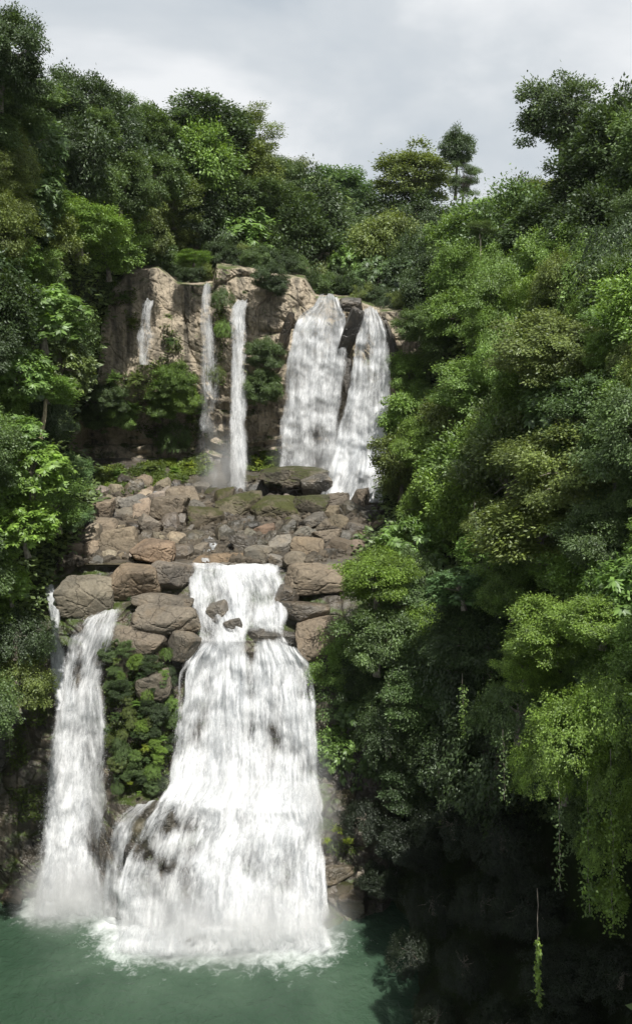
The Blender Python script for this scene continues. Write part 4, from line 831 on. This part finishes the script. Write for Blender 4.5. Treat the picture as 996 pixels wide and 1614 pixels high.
# hand placed trees: px, py, radius px, Y, kind, tint, vertical squash, label
ORD = ['', 'second', 'third', 'fourth', 'fifth', 'sixth', 'seventh', 'eighth', 'ninth', 'tenth', 'eleventh', 'twelfth', 'thirteenth', 'fourteenth']
HT = [
 (882, 190, 52, 80, 'dome', 'grey green', 1.15, 'tallest skyline tree at right, grey green lumpy crown', 0),
 (912, 222, 36, 81, 'open', 'dark green', 1.0, 'dark open crowned tree leaning against the tallest skyline tree', 1),
 (655, 280, 48, 110, 'dome', 'olive green', .9, 'rounded olive tree standing above the skyline', 1),
 (720, 236, 24, 104, 'dome', 'dark green', 1.35, 'tall narrow dark tree above the skyline beside the rounded olive tree', 2),
 (732, 285, 26, 103, 'open', 'grey green', 1.0, 'thin grey green tree below the tall narrow dark tree', 0),
 (530, 302, 46, 122, 'dome', 'bluish green', .8, 'hazy bluish green tree in the lowest dip of the skyline', 2),
 (462, 265, 40, 104, 'plume', 'olive green', .95, 'wispy arching bamboo on the skyline', 0),
 (438, 285, 42, 100, 'fine', 'mid green', 1.0, 'mid green tree below the wispy bamboo', 0),
 (318, 205, 58, 92, 'dome', 'dark green', .85, 'wide dark umbrella tree on the left skyline', 3),
 (385, 222, 46, 96, 'open', 'olive green', .9, 'brownish open tree right of the wide umbrella tree', 1),
 (185, 190, 52, 80, 'fine', 'mid green', .85, 'yellowish fine leaved tree on the left skyline', 1),
 (160, 165, 22, 80, 'plume', 'dark green', .8, 'small spiky dark tree top on the left skyline', 1),
 (240, 215, 44, 86, 'dome', 'mid green', .9, 'mid green tree in the notch of the left skyline', 0),
 (12, 95, 72, 50, 'fine', 'dark green', 1.1, 'dark tree in the top left corner', 2),
 (85, 165, 45, 66, 'dome', 'dark green', .9, 'dark tree on the slope below the top left corner', 1),
 (978, 192, 38, 72, 'fine', 'mid green', .95, 'rounded tree touching the right edge of the skyline', 0),
 (305, 408, 28, 77.5, 'tier', 'bright green', .45, 'small bright flat topped tree above the cliff lip', 0),
 (60, 500, 78, 47, 'rosette', 'bright green', .8, 'sunlit large leaved tree on the left bank above the leaning trunk', 1),
 (30, 590, 70, 45, 'rosette', 'bright green', .8, 'large leaved tree hanging at the left edge above the leaning trunk', 0),
 (75, 615, 42, 46, 'tier', 'bright green', .55, 'flat leafy tree top on the pale leaning trunk at left', 2),
 (130, 360, 70, 64, 'fine', 'bright green', .7, 'sunlit spreading tree high on the left slope', 0),
 (195, 300, 62, 74, 'fine', 'mid green', .9, 'fine leaved tree high above the tan cliff', 1),
 (84, 520, 56, 62, 'droop', 'mid green', 1.0, 'vine draped tree at the left edge of the tan cliff', 0),
 (128, 436, 44, 76, 'droop', 'mid green', 1.0, 'vine draped tree over the left corner of the cliff top', 1),
 (50, 740, 62, 42, 'rosette', 'lime green', .85, 'sunlit lime green large leaved tree left of the boulder field', 1),
 (35, 830, 66, 41, 'rosette', 'lime green', .85, 'lime green tree above the round boulder', 2),
 (20, 690, 50, 42, 'rosette', 'bright green', .9, 'bright tree at the left edge under the leaning trunk', 0),
 (15, 920, 42, 42, 'rosette', 'lime green', 1.0, 'lime green tree low at the left edge beside the chute', 0),
 (105, 745, 38, 54, 'fine', 'bluish green', .9, 'dark bluish shrubby tree behind the lime green tree', 2),
 (115, 815, 34, 54, 'fine', 'bluish green', .9, 'dark bluish shrubby tree beside the pinkish stones', 0),
 (26, 1080, 56, 41.5, 'droop', 'olive green', .9, 'drooping olive tree hanging left of the left waterfall', 0),
 (28, 1000, 52, 42, 'droop', 'dark green', .9, 'shaded drooping tree above the olive one beside the left waterfall', 2),
 (-40, 1110, 70, 37, 'droop', 'mid green', .9, 'drooping tree added at the left edge to shade the rock beside the left waterfall', 0),  # added here to throw shade on the rock wall below
 (668, 705, 46, 58, 'fine', 'lime green', 1.0, 'sunlit lime tree touching the shaded upper waterfall', 1),
 (672, 800, 46, 57, 'fine', 'lime green', 1.1, 'bright lime tree at the right end of the boulder field', 1),
 (690, 740, 34, 57, 'tier', 'bluish green', .8, 'bluish tree right of the sunlit lime tree', 0),
 (590, 915, 66, 47, 'fine', 'lime green', .85, 'sunlit bushy tree overhanging the tan platform', 0),
 (600, 1010, 66, 46, 'fine', 'mid green', 1.0, 'shadowy tree below the sunlit bushy tree', 2),
 (725, 925, 60, 42, 'rosette', 'bluish green', .7, 'bluish green large leaved tree in the middle of the right slope', 1),
 (760, 620, 70, 55, 'fine', 'bright green', .75, 'rounded bright green tree in the middle of the right slope', 0),
 (712, 560, 50, 68, 'fine', 'mid green', .8, 'leafy tree beside the top of the shaded waterfall', 1),
 (662, 515, 44, 70, 'fine', 'mid green', .8, 'leafy tree leaning over the top of the shaded waterfall', 2),
 (890, 560, 82, 44, 'fine', 'olive green', .8, 'wide pale tree in the upper right slope', 0),
 (900, 740, 95, 38, 'fine', 'olive green', .85, 'big olive tree at right', 2),
 (850, 840, 80, 38, 'dome', 'olive green', .8, 'olive tree lower on the right slope', 0),
 (960, 850, 70, 34, 'fine', 'mid green', .9, 'mid green tree under the big olive tree at the right edge', 1),
 (660, 1100, 60, 44, 'tier', 'mid green', .9, 'layered tree in the shade right of the main waterfall', 0),
 (610, 1150, 50, 45, 'droop', 'dark green', 1.0, 'dark drooping tree close right of the main waterfall', 1),
 (700, 1180, 60, 43, 'droop', 'dark green', 1.0, 'dark tree hanging over the black hollow', 2),
 (640, 1240, 46, 44, 'tier', 'dark green', .9, 'lowest dark layered tree beside the main waterfall', 1),
 (880, 1000, 86, 31, 'fine', 'lime green', .7, 'bright sunlit tree over the top of the leafy curtain', 0),
 (960, 985, 70, 29, 'fine', 'lime green', .7, 'bright sunlit tree at the right edge above the leafy curtain', 1),
 (830, 1050, 60, 32, 'fine', 'lime green', .7, 'lime tree forming the left end of the bright foliage at right', 2),
 (820, 1120, 64, 33.5, 'droop', 'mid green', 1.0, 'mid green hanging tree below the lime tree', 1),
 (770, 330, 46, 92, 'tier', 'lime green', .4, 'pale lime bushy tree on the grassy clearing', 2),
 (757, 362, 24, 71, 'open', 'grey green', .5, 'small pale tree top on a tall thin white trunk', 1),
 (840, 320, 44, 80, 'dome', 'olive green', .9, 'olive tree below the tallest skyline tree', 2),
 (930, 300, 60, 66, 'dome', 'dark green', .9, 'dark tree in the upper right', 3),
]
for (px, py, r, Y, k, t_, sq, lab, var) in HT:
    tree(px, py, r, Y, k, t_, lab, var, sq, lift=1.0, trunk_tint=(2.2, 2.2, 2.2) if 'white trunk' in lab else None)
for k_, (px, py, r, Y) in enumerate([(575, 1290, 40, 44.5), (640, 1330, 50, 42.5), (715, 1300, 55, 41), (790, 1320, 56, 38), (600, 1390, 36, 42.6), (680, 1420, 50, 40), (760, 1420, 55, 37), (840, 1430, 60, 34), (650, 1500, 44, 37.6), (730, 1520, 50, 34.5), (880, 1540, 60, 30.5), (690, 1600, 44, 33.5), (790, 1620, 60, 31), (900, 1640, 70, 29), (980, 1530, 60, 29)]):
    tree(px, py, r, Y, ['droop', 'fine', 'droop'][k_ % 3], (.10, .12, .12), 'nearly black shaded tree in the hollow, %s from its top left' % ((['first'] + ORD[1:] + ['fifteenth'])[k_]), None, .9, lift=.6)  # leaf tint near black: the hollow's deep shade is painted into the colour
# near hanging curtain at right, several trees
for (px, py, r, Y, lab) in [(905, 1150, 62, 26.5, 'bright hanging tree forming the top of the leafy curtain at right'), (965, 1120, 60, 26, 'bright tree at the right edge over the leafy curtain'), (850, 1210, 48, 27.5, 'bright leafy point left of the leafy curtain'), (965, 1230, 52, 26, 'leafy curtain hanging down the right edge'), (945, 1330, 36, 26.2, 'lower part of the hanging leafy curtain at right'), (962, 1410, 26, 26.1, 'ragged tip of the hanging leafy curtain at right')]:
    tree(px, py, r, Y, 'droop', 'lime green', lab, None, 1.15, trunk=False, name='vine_curtain', cat='vine')

# forest fill
REG = [('on the top left skyline', 0, -50, 130, 250), ('on the left skyline', 130, -50, 300, 260), ('on the skyline above the cliff', 300, -50, 520, 300), ('in the dip of the skyline', 520, 200, 640, 380), ('on the skyline right of the dip', 640, 200, 830, 360),
       ('on the right skyline', 830, 0, 1100, 300), ('high on the left slope', -200, 250, 130, 400), ('above the tan cliff', 130, 260, 330, 430), ('above the narrow waterfall', 300, 300, 450, 450), ('above the wide upper waterfall', 450, 300, 560, 480), ('above the shaded waterfall', 560, 360, 660, 520),
       ('in the upper right slope', 660, 340, 830, 480), ('in the far upper right', 830, 290, 1100, 480), ('on the left bank beside the cliff', -200, 400, 200, 560), ('on the left bank over the leaning trunk', -200, 560, 160, 700), ('beside the boulder field at left', -200, 700, 200, 900), ('left of the left waterfall', -200, 900, 100, 1450),
       ('right of the shaded waterfall', 600, 480, 740, 680), ('in the middle of the right slope', 740, 480, 870, 720), ('at the right edge, upper half', 870, 480, 1200, 720), ('right of the boulder field', 560, 680, 740, 870), ('in the lower middle of the right slope', 740, 720, 870, 950), ('at the right edge, lower half', 870, 720, 1200, 960),
       ('right of the main waterfall', 480, 870, 700, 1280), ('over the black hollow', 700, 950, 860, 1300), ('behind the leafy curtain', 860, 960, 1200, 1500), ('in the black hollow', 540, 1280, 1200, 1700)]
def region(px, py):
    for n, a, b, c, d in REG:
        if a <= px < c and b <= py < d: return n
    return 'at the edge of the gorge'
rs = np.random.RandomState(21); tp = [(t[1], t[2], t[3] * .55) for t in treerec]; nfill = 0
for _ in range(16000):
    px = rs.uniform(-60, 1060); py = rs.uniform(-20, 1330)
    if inpoly(px, py, RIVER): continue
    r = rs.uniform(27, 58) * (1.15 if px > 700 else 1.0) * (1.2 if py > 800 else 1)
    if py < skyl(px) + r * (1.35 if px > 840 else .95): continue
    if polydist(px, py, RIVER) < r * (1.05 if px < 260 and 420 < py < 640 else .72): continue
    if (px > 540 and py > 1230 and px < 900) or (px < 85 and py > 1130): continue
    if any((px - a) ** 2 + (py - b) ** 2 < (q + r * .53) ** 2 for a, b, q in tp): continue
    tp.append((px, py, r * .56))
    Y = float(canY(px, py)) + rs.uniform(-1.2, 1.0); far = Y > 60
    g = vn(np.array([px * .012, py * .012, 3.]), 9) + rs.normal() * .35
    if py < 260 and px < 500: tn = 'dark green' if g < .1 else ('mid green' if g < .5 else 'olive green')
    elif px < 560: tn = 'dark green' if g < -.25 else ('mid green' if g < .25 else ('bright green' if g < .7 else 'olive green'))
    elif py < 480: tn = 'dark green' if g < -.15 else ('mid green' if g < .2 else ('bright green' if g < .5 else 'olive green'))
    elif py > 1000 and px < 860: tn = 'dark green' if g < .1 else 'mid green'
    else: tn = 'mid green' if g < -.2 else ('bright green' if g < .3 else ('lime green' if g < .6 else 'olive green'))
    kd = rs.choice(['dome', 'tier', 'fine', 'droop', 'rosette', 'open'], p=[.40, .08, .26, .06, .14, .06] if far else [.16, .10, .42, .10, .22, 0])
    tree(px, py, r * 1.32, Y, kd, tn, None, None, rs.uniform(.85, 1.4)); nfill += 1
print('fill trees', nfill)
# unseen trees added off frame to shade the lower right and close the gorge
for i, (x, y, z, R) in enumerate([(14, 14, 24, 5), (17, 20, 27, 5.5), (13, 4, 26, 5), (20, 8, 30, 6), (22, 28, 33, 6), (15.5, 24, 19, 4.5), (18, 30, 24, 5), (-20, 26, 24, 5), (-22, 34, 30, 6), (-21, 18, 20, 5), (-24, 42, 38, 6), (17, 16, 14, 6), (14, 22, 10, 5), (12.5, 23, 25, 4), (11.5, 20, 21, 4), (16.5, 27, 15, 4), (10.5, 16, 16, 4), (26, 40, 42, 6), (-18, 22, 8, 5)]):
    x = x + (1.6 if x > 0 else 0); pt = np.array([x, y, z], float); Yq = pt[1]; k = ['dome', 'fine', 'tier'][i % 3]
    cr, tk = PROTO[k][i % 3]; o = bpy.data.objects.new('tree', None); COL.objects.link(o); o.location = pt + [0, 0, -2.2 * R]
    for nm, me in (('crown', cr), ('trunk', tk)):
        c = bpy.data.objects.new(nm, me); COL.objects.link(c); c.parent = o; c.location = (0, 0, 2.2 * R); c.scale = (R, R, R); c.color = (*TINT['mid green'], 1)
    o['category'] = 'tree'; o['label'] = 'unseen leafy tree added beyond the edge of the view for its shade'; o['group'] = 'added shade trees beyond the edge of the view'
# labels for the fill trees
from collections import defaultdict
dd = defaultdict(list)
for rec in treerec:
    o, px, py, r, kind, tn, lab, grp = rec
    if lab: o['label'] = lab
    else: dd['%s %s tree %s' % (tn, DESC[kind], region(px, py))].append(rec)
    o['group'] = grp or ('forest trees ' + region(px, py) if not lab else 'standout trees')
for lab, rl in dd.items():
    if len(rl) == 1: rl[0][0]['label'] = lab; continue
    rl.sort(key=lambda q: q[2])
    for i, q in enumerate(rl):
        q[0]['label'] = ('highest ' if i == 0 else 'lowest ' if i == len(rl) - 1 else (ORD[i] + ' highest ' if i < len(ORD) else 'low ')) + lab; q[0]['group'] = lab.replace(' tree ', ' trees ')

# undergrowth scattered over the hillside (nobody could count it)
def undergrowth(name, fn, box, n, ln, tintmat, accept, off, label, clump=9):
    rs = np.random.RandomState(len(name) + n); X = rs.uniform(box[0], box[2], n); Yp = rs.uniform(box[1], box[3], n); m = accept(X, Yp); X = X[m]; Yp = Yp[m]
    Y = fn(X, Yp); c = P(X, Yp, Y - off); k = clump; c = np.repeat(c, k, 0); nn = len(c); sc = np.repeat(Y / 60, k)
    q = unit(rs.normal(size=(nn, 3))); q[:, 2] = np.abs(q[:, 2]); c = c + q * (ln * 1.1) * sc[:, None] * rs.uniform(.2, 1, (nn, 1))
    d = unit(q * [1, 1, .3] + [0, -.3, -.1] + rs.normal(size=(nn, 3)) * .3); nr = unit(rs.normal(size=(nn, 3)) * .35 + [0, -.35, 1])
    l_ = ln * sc * rs.uniform(.5, 1.1, nn); v, f = leaves(c, d, nr, l_, l_ * .5)
    return obj(name, mesh_np(name, v, f, tintmat), kind='stuff', label=label)
undergrowth('undergrowth', hill_fn, (-200, 0, 1200, 1440), 34000, .55, M_LEAF, lambda x, y: (~inpoly(x, y, RIVER) | (polydist(x, y, RIVER) < 25)) & (y > skyl(x) + 25) & ~((x > 560) & (y > 1280)), .35, 'dense leafy undergrowth covering the gorge slopes', 8)
# plants on the fern covered rock and on the cliffs
def mossy(x, y):
    a = inpoly(x, y, [(165, 1010), (200, 1000), (215, 1040), (270, 1050), (280, 1110), (268, 1200), (255, 1245), (180, 1250), (168, 1150)])
    b = inpoly(x, y, [(140, 590), (200, 590), (260, 560), (310, 600), (330, 690), (300, 700), (240, 690), (150, 650)])
    c = inpoly(x, y, [(345, 430), (356, 500), (350, 620), (340, 620), (343, 440)]) | inpoly(x, y, [(175, 465), (215, 455), (215, 480), (180, 485)]) | inpoly(x, y, [(196, 490), (220, 495), (220, 525), (200, 522)]) | inpoly(x, y, [(255, 510), (275, 520), (290, 560), (262, 555)])
    d = inpoly(x, y, [(60, 990), (75, 1060), (70, 1300), (20, 1300), (10, 1150), (30, 990)]) | inpoly(x, y, [(510, 1290), (560, 1300), (570, 1350), (515, 1345)])
    e = inpoly(x, y, [(150, 735), (260, 728), (330, 722), (320, 745), (230, 758), (160, 780)]) | inpoly(x, y, [(385, 715), (438, 712), (440, 740), (395, 738)])
    nz = fbm(np.stack([x * .035, y * .035, 0 * x], -1), 3, 88)
    return (a & (nz > -.35)) | (b & (nz > -.2)) | (c & (nz > -.3)) | (d & (nz > 0)) | (e & (nz > -.1))
undergrowth('ground_cover', rock_full, (0, 400, 640, 1420), 60000, .20, M_MOSSLEAF, mossy, .12, 'low mossy plants growing on the wet rock faces', 6)
M_GRASS = leaf_mat('bank_grass_blades', (0.10, 0.14, 0.025), (0.20, 0.27, 0.05), 0.03)
undergrowth('bank_grass', rock_full, (130, 700, 450, 790), 16000, .20, M_GRASS, lambda x, y: (inpoly(x, y, [(228, 730), (330, 716), (335, 742), (290, 750), (240, 768)]) | inpoly(x, y, [(385, 712), (440, 710), (442, 738), (392, 742)]) | inpoly(x, y, [(145, 742), (190, 735), (195, 760), (155, 785)])) & (fbm(np.stack([x * .05, y * .08, 0 * x], -1), 3, 14) > -.25), .15, 'bright short grass on the bank below the upper cliff', 7)
undergrowth('bank_plants', rock_full, (130, 715, 345, 790), 9000, .22, M_MOSSLEAF, lambda x, y: inpoly(x, y, [(140, 740), (330, 722), (330, 755), (225, 775), (150, 790)]) & (fbm(np.stack([x * .06, y * .09, 0 * x], -1), 3, 19) > 0), .2, 'low mixed plants on the bank below the upper cliff', 6)
rs = np.random.RandomState(33)
FP = [(225, 1068, 20, 'dark green'), (200, 1025, 14, 'mid green'), (238, 1050, 16, 'dark green'), (262, 1030, 10, 'bright green'), (190, 1090, 18, 'dark green'), (215, 1110, 16, 'bright green'), (250, 1125, 18, 'dark green'), (185, 1130, 18, 'mid green'), (225, 1145, 12, 'lime green'), (258, 1165, 14, 'bright green'), (210, 1160, 16, 'dark green'),
      (230, 1180, 14, 'yellow green'), (250, 1190, 14, 'lime green'), (195, 1190, 16, 'mid green'), (212, 1215, 14, 'mid green'), (240, 1215, 14, 'bright green'), (185, 1225, 12, 'dark green'), (205, 1236, 10, 'yellow green'), (220, 1250, 8, 'lime green'), (270, 1140, 10, 'mid green'), (180, 1060, 12, 'mid green'), (232, 1095, 10, 'lime green')]
for _ in range(900):
    x = rs.uniform(165, 282); y = rs.uniform(1005, 1250); r = rs.uniform(8, 15)
    if not mossy(np.array([x]), np.array([y]))[0] or any((x - a) ** 2 + (y - b) ** 2 < (.62 * (r + c)) ** 2 for a, b, c, _q in FP): continue
    FP.append((x, y, r, ['dark green', 'mid green', 'dark green', 'olive green', 'bright green', 'mid green', 'lime green'][rs.randint(7)]))
FP.sort(key=lambda q: q[1]); fcount = defaultdict(int)
for i, (x, y, r, tn) in enumerate(FP):
    fcount[tn] += 1
    shrub(x, y, r, float(rockY(x, y)) - .55, ['fern', 'fine', 'fern', 'open', 'droop', 'fine'][i % 6], tn, '%s plant on the fern covered rock, %s from the top of its colour' % (tn, (['first'] + ORD[1:] + ['%dth' % q for q in range(15, 60)])[fcount[tn] - 1]), group='plants on the fern covered rock', cat='plant', name='shrub')  # ferns and mixed small plants, all given the object name shrub
for i, (x, y, r, tn, k, lab) in enumerate([(415, 560, 24, 'mid green', 'fine', 'round bush on the cliff right of the narrow waterfall'), (414, 612, 26, 'mid green', 'fine', 'lower round bush on the cliff right of the narrow waterfall'), (428, 440, 22, 'dark green', 'fine', 'dark bush on the pale cliff top'), (350, 470, 14, 'mid green', 'droop', 'hanging plants between the misty and narrow waterfalls'), (352, 520, 12, 'bright green', 'droop', 'lower hanging plants between the misty and narrow waterfalls'), (195, 470, 18, 'mid green', 'fern', 'fern tuft on the upper left of the tan cliff'), (209, 508, 13, 'olive green', 'fern', 'round fern patch left of the cliff trickle'),
                                         (270, 540, 16, 'mid green', 'fern', 'fern patch in the middle of the tan cliff'), (265, 500, 12, 'olive green', 'fern', 'small fern patch above the middle of the tan cliff'), (290, 630, 22, 'lime green', 'fine', 'bush on the overhang below the tan cliff'), (250, 610, 24, 'bright green', 'fern', 'bright fern patch under the cliff trickle'), (215, 600, 22, 'olive green', 'fern', 'olive fern patch at the foot of the cliff trickle'), (170, 630, 24, 'mid green', 'fine', 'bush at the left end of the overhang'),
                                         (210, 645, 24, 'bright green', 'fern', 'bright ferns along the overhang'), (245, 660, 20, 'olive green', 'fern', 'olive ferns along the overhang edge'), (300, 665, 20, 'olive green', 'fern', 'olive ferns at the right end of the overhang'), (235, 690, 14, 'mid green', 'fern', 'hanging fern under the overhang'), (532, 1310, 18, 'yellow green', 'fern', 'yellow green ferns on the ledge right of the main waterfall'), (548, 1328, 15, 'yellow green', 'fern', 'lower yellow green ferns right of the main waterfall'),
                                         (515, 1325, 10, 'yellow green', 'fern', 'smallest yellow green fern beside the falling water'), (205, 945, 9, 'dark green', 'fern', 'fern in the crack of the rusty boulder'), (488, 918, 12, 'mid green', 'fern', 'fern on the face of the tan platform'), (528, 845, 8, 'mid green', 'fern', 'small plant in the rubble'), (500, 1065, 16, 'olive green', 'fern', 'olive plant at the right shoulder of the main waterfall'), (240, 740, 20, 'olive green', 'fern', 'olive plants on the grassy bank'), (185, 750, 20, 'bright green', 'fern', 'bright plants on the left of the grassy bank'),
                                         (340, 590, 12, 'olive green', 'droop', 'mossy hanging plants behind the misty waterfall'), (130, 790, 18, 'dark green', 'fern', 'dark plants at the left end of the rubble'), (440, 600, 12, 'mid green', 'fern', 'fern left of the wide upper waterfall'), (300, 735, 16, 'yellow green', 'fern', 'bright grassy tuft on the bank beside the misty waterfall'), (275, 742, 15, 'lime green', 'fern', 'lime tuft on the grassy bank'), (325, 728, 14, 'yellow green', 'fern', 'yellow green tuft at the right end of the grassy bank'), (405, 728, 14, 'yellow green', 'fern', 'bright grass tuft behind the huge slab'), (425, 726, 14, 'lime green', 'fern', 'lime grass tuft left of the wide upper waterfall'), (180, 600, 26, 'bright green', 'fern', 'bright fern bank under the left of the tan cliff'), (275, 600, 24, 'bright green', 'fine', 'bright bush right of the cliff trickle foot'), (320, 650, 20, 'bright green', 'fern', 'bright fern behind the misty waterfall'), (190, 655, 22, 'bright green', 'fine', 'rounded bush low on the overhang'), (275, 690, 22, 'mid green', 'droop', 'leafy fringe hanging under the overhang'), (150, 660, 22, 'mid green', 'fine', 'small bush at the left end of the overhang'), (262, 640, 24, 'bright green', 'fine', 'bright bush in the middle of the overhang'), (500, 452, 14, 'dark green', 'fine', 'dark bush right above the wide waterfall'), (385, 462, 8, 'mid green', 'fern', 'tuft beside the top of the narrow waterfall')]):
    dY = 1.5 if y < 700 else .8
    shrub(x, y, r * 1.2, float(rockY(x, y)) - dY, k, tn, lab, group='plants growing on the rocks', cat='plant', name='shrub')  # mostly ferns and hanging plants; shrub is only their object name
rs = np.random.RandomState(77); k_ = 0
LB = np.arange(196, 640, 21.0)
for x in LB:
    for row in (0, 1):
        xx = x + rs.uniform(-6, 6) + row * 10; yy = float(np.interp(xx, [a for a, b in LIP], [b for a, b in LIP])) - 11 - row * 20 + rs.uniform(-4, 4)
        kd = ['dome', 'fine', 'fine', 'droop'][rs.randint(4)]; tn = ['dark green', 'mid green', 'dark green', 'olive green'][rs.randint(4)]
        shrub(xx, yy, rs.uniform(20, 31), float(rockY(xx, yy)) - .5 + row * 3, kd, tn, '%s bush on the upper cliff brink, %s from left in the %s row' % (tn, (['first'] + ORD[1:] + ['%dth' % q for q in range(15, 40)])[int(round((x - 196) / 21))], ('front', 'back')[row]), group='bushes on the brink of the upper cliff', name='bush', cat='bush')
        k_ += 1
# hanging vine strands
def vine(px, y0, y1, Y, label, n=260, wdt=.13, tint='lime green', bare=.2):
    a = P(px, y0, Y); b = P(px + 3, y1, Y); rs = np.random.RandomState(int(px)); t = np.linspace(0, 1, 14)[:, None]; path = a + (b - a) * t + rs.normal(size=(14, 3)) * .02
    o = bpy.data.objects.new('hanging_vine', None); COL.objects.link(o); o.location = path[0]; o['label'] = label; o['category'] = 'vine'
    v, f = tube(path - path[0], np.full(14, .012), 4); obj('stem', mesh_np('stem', v, f, M_BARK, True), o)
    tt = bare + (1 - bare) * rs.rand(n); lump = (.4 + .6 * np.abs(np.sin(tt * 21 + px))) * wdt; c = np.stack([np.interp(tt, t[:, 0], (path - path[0])[:, k]) for k in range(3)], -1) + rs.normal(size=(n, 3)) * lump[:, None]
    v, f = leaves(c, unit(rs.normal(size=(n, 3)) * .6 + [0, -.3, -.6]), unit(rs.normal(size=(n, 3)) * .5 + [0, -.6, .8]), rs.uniform(.08, .15, n), .07)
    l_ = obj('foliage', mesh_np('foliage', v, f, M_LEAF), o); l_.color = (*TINT[tint], 1)
vine(846, 1400, 1580, 25.0, 'single lit vine strand hanging alone in the black hollow', bare=.45, wdt=.045)
vine(728, 1060, 1165, 40.0, 'vine strand hanging from the tree right of the main waterfall', tint='bright green')
vine(962, 1180, 1465, 25.6, 'long bright vine strand down the right edge', n=900, wdt=.22)
vine(925, 1230, 1440, 25.9, 'bright vine strand left of the long one', n=600, wdt=.18, tint='bright green')
for x_, a_, b_, Y_, l_ in [(612, 1075, 1190, 43.5, 'liana hanging right of the main waterfall, leftmost'), (690, 1210, 1300, 41, 'liana at the top edge of the black hollow'), (792, 1150, 1260, 31.5, 'liana hanging from the mid green tree by the leafy curtain'), (880, 1230, 1400, 26.3, 'liana between the bright leafy point and the curtain'), (748, 790, 880, 44, 'liana in the dark gap of the middle right slope'), (14, 1090, 1190, 40, 'liana dangling at the left edge beside the left waterfall')]:
    vine(x_, a_, b_, Y_, l_, n=170, wdt=.12, tint='mid green', bare=.1)
# pale leaning and slender trunks
def slender(pts, r, label, tint, wav=.1):
    w_ = np.array([P(*p) for p in pts]); o = bpy.data.objects.new('slender_tree', None); COL.objects.link(o); o.location = w_[0]; o['label'] = label; o['category'] = 'tree'
    v, f = tube(w_ - w_[0], np.linspace(r, r * .5, len(w_)), 8); k = obj('trunk', mesh_np('trunk', v, f, M_BARK, True), o); k.color = (*tint, 1)
slender([(62, 700, 45), (66, 680, 45), (71, 655, 45.3), (73, 625, 45.5)], .16, 'pale leaning trunk on the left bank', (1.7, 1.6, 1.3))
slender([(756, 445, 71), (755, 420, 71), (757, 400, 71), (757, 376, 71)], .10, 'tall thin white trunk in the upper right slope', (2.6, 2.6, 2.6))
slender([(358, 270, 94), (358, 250, 94), (359, 228, 94)], .12, 'pale trunk under the brownish skyline tree', (2.2, 2.1, 2.0))
# ------------------------------------------------------------------ damp air between the camera and the far trees
def haze():
    m, t, out = newmat('haze_air'); v = t.nodes.new('ShaderNodeVolumePrincipled'); v.inputs['Color'].default_value = (0.93, 0.96, 1.0, 1); v.inputs['Density'].default_value = 0.00006; v.inputs['Anisotropy'].default_value = 0.1
    t.links.new(v.outputs[0], out.inputs['Volume'])
    a, b = np.array([-140, -60, -60.]), np.array([160, 260, 110.])
    c = np.array([[x, y, z] for x in (a[0], b[0]) for y in (a[1], b[1]) for z in (a[2], b[2])]); f = [(0, 1, 3, 2), (4, 6, 7, 5), (0, 4, 5, 1), (2, 3, 7, 6), (0, 2, 6, 4), (1, 5, 7, 3)]
    obj('haze', mesh_np('haze', c, np.array(f), m), kind='stuff')
haze()
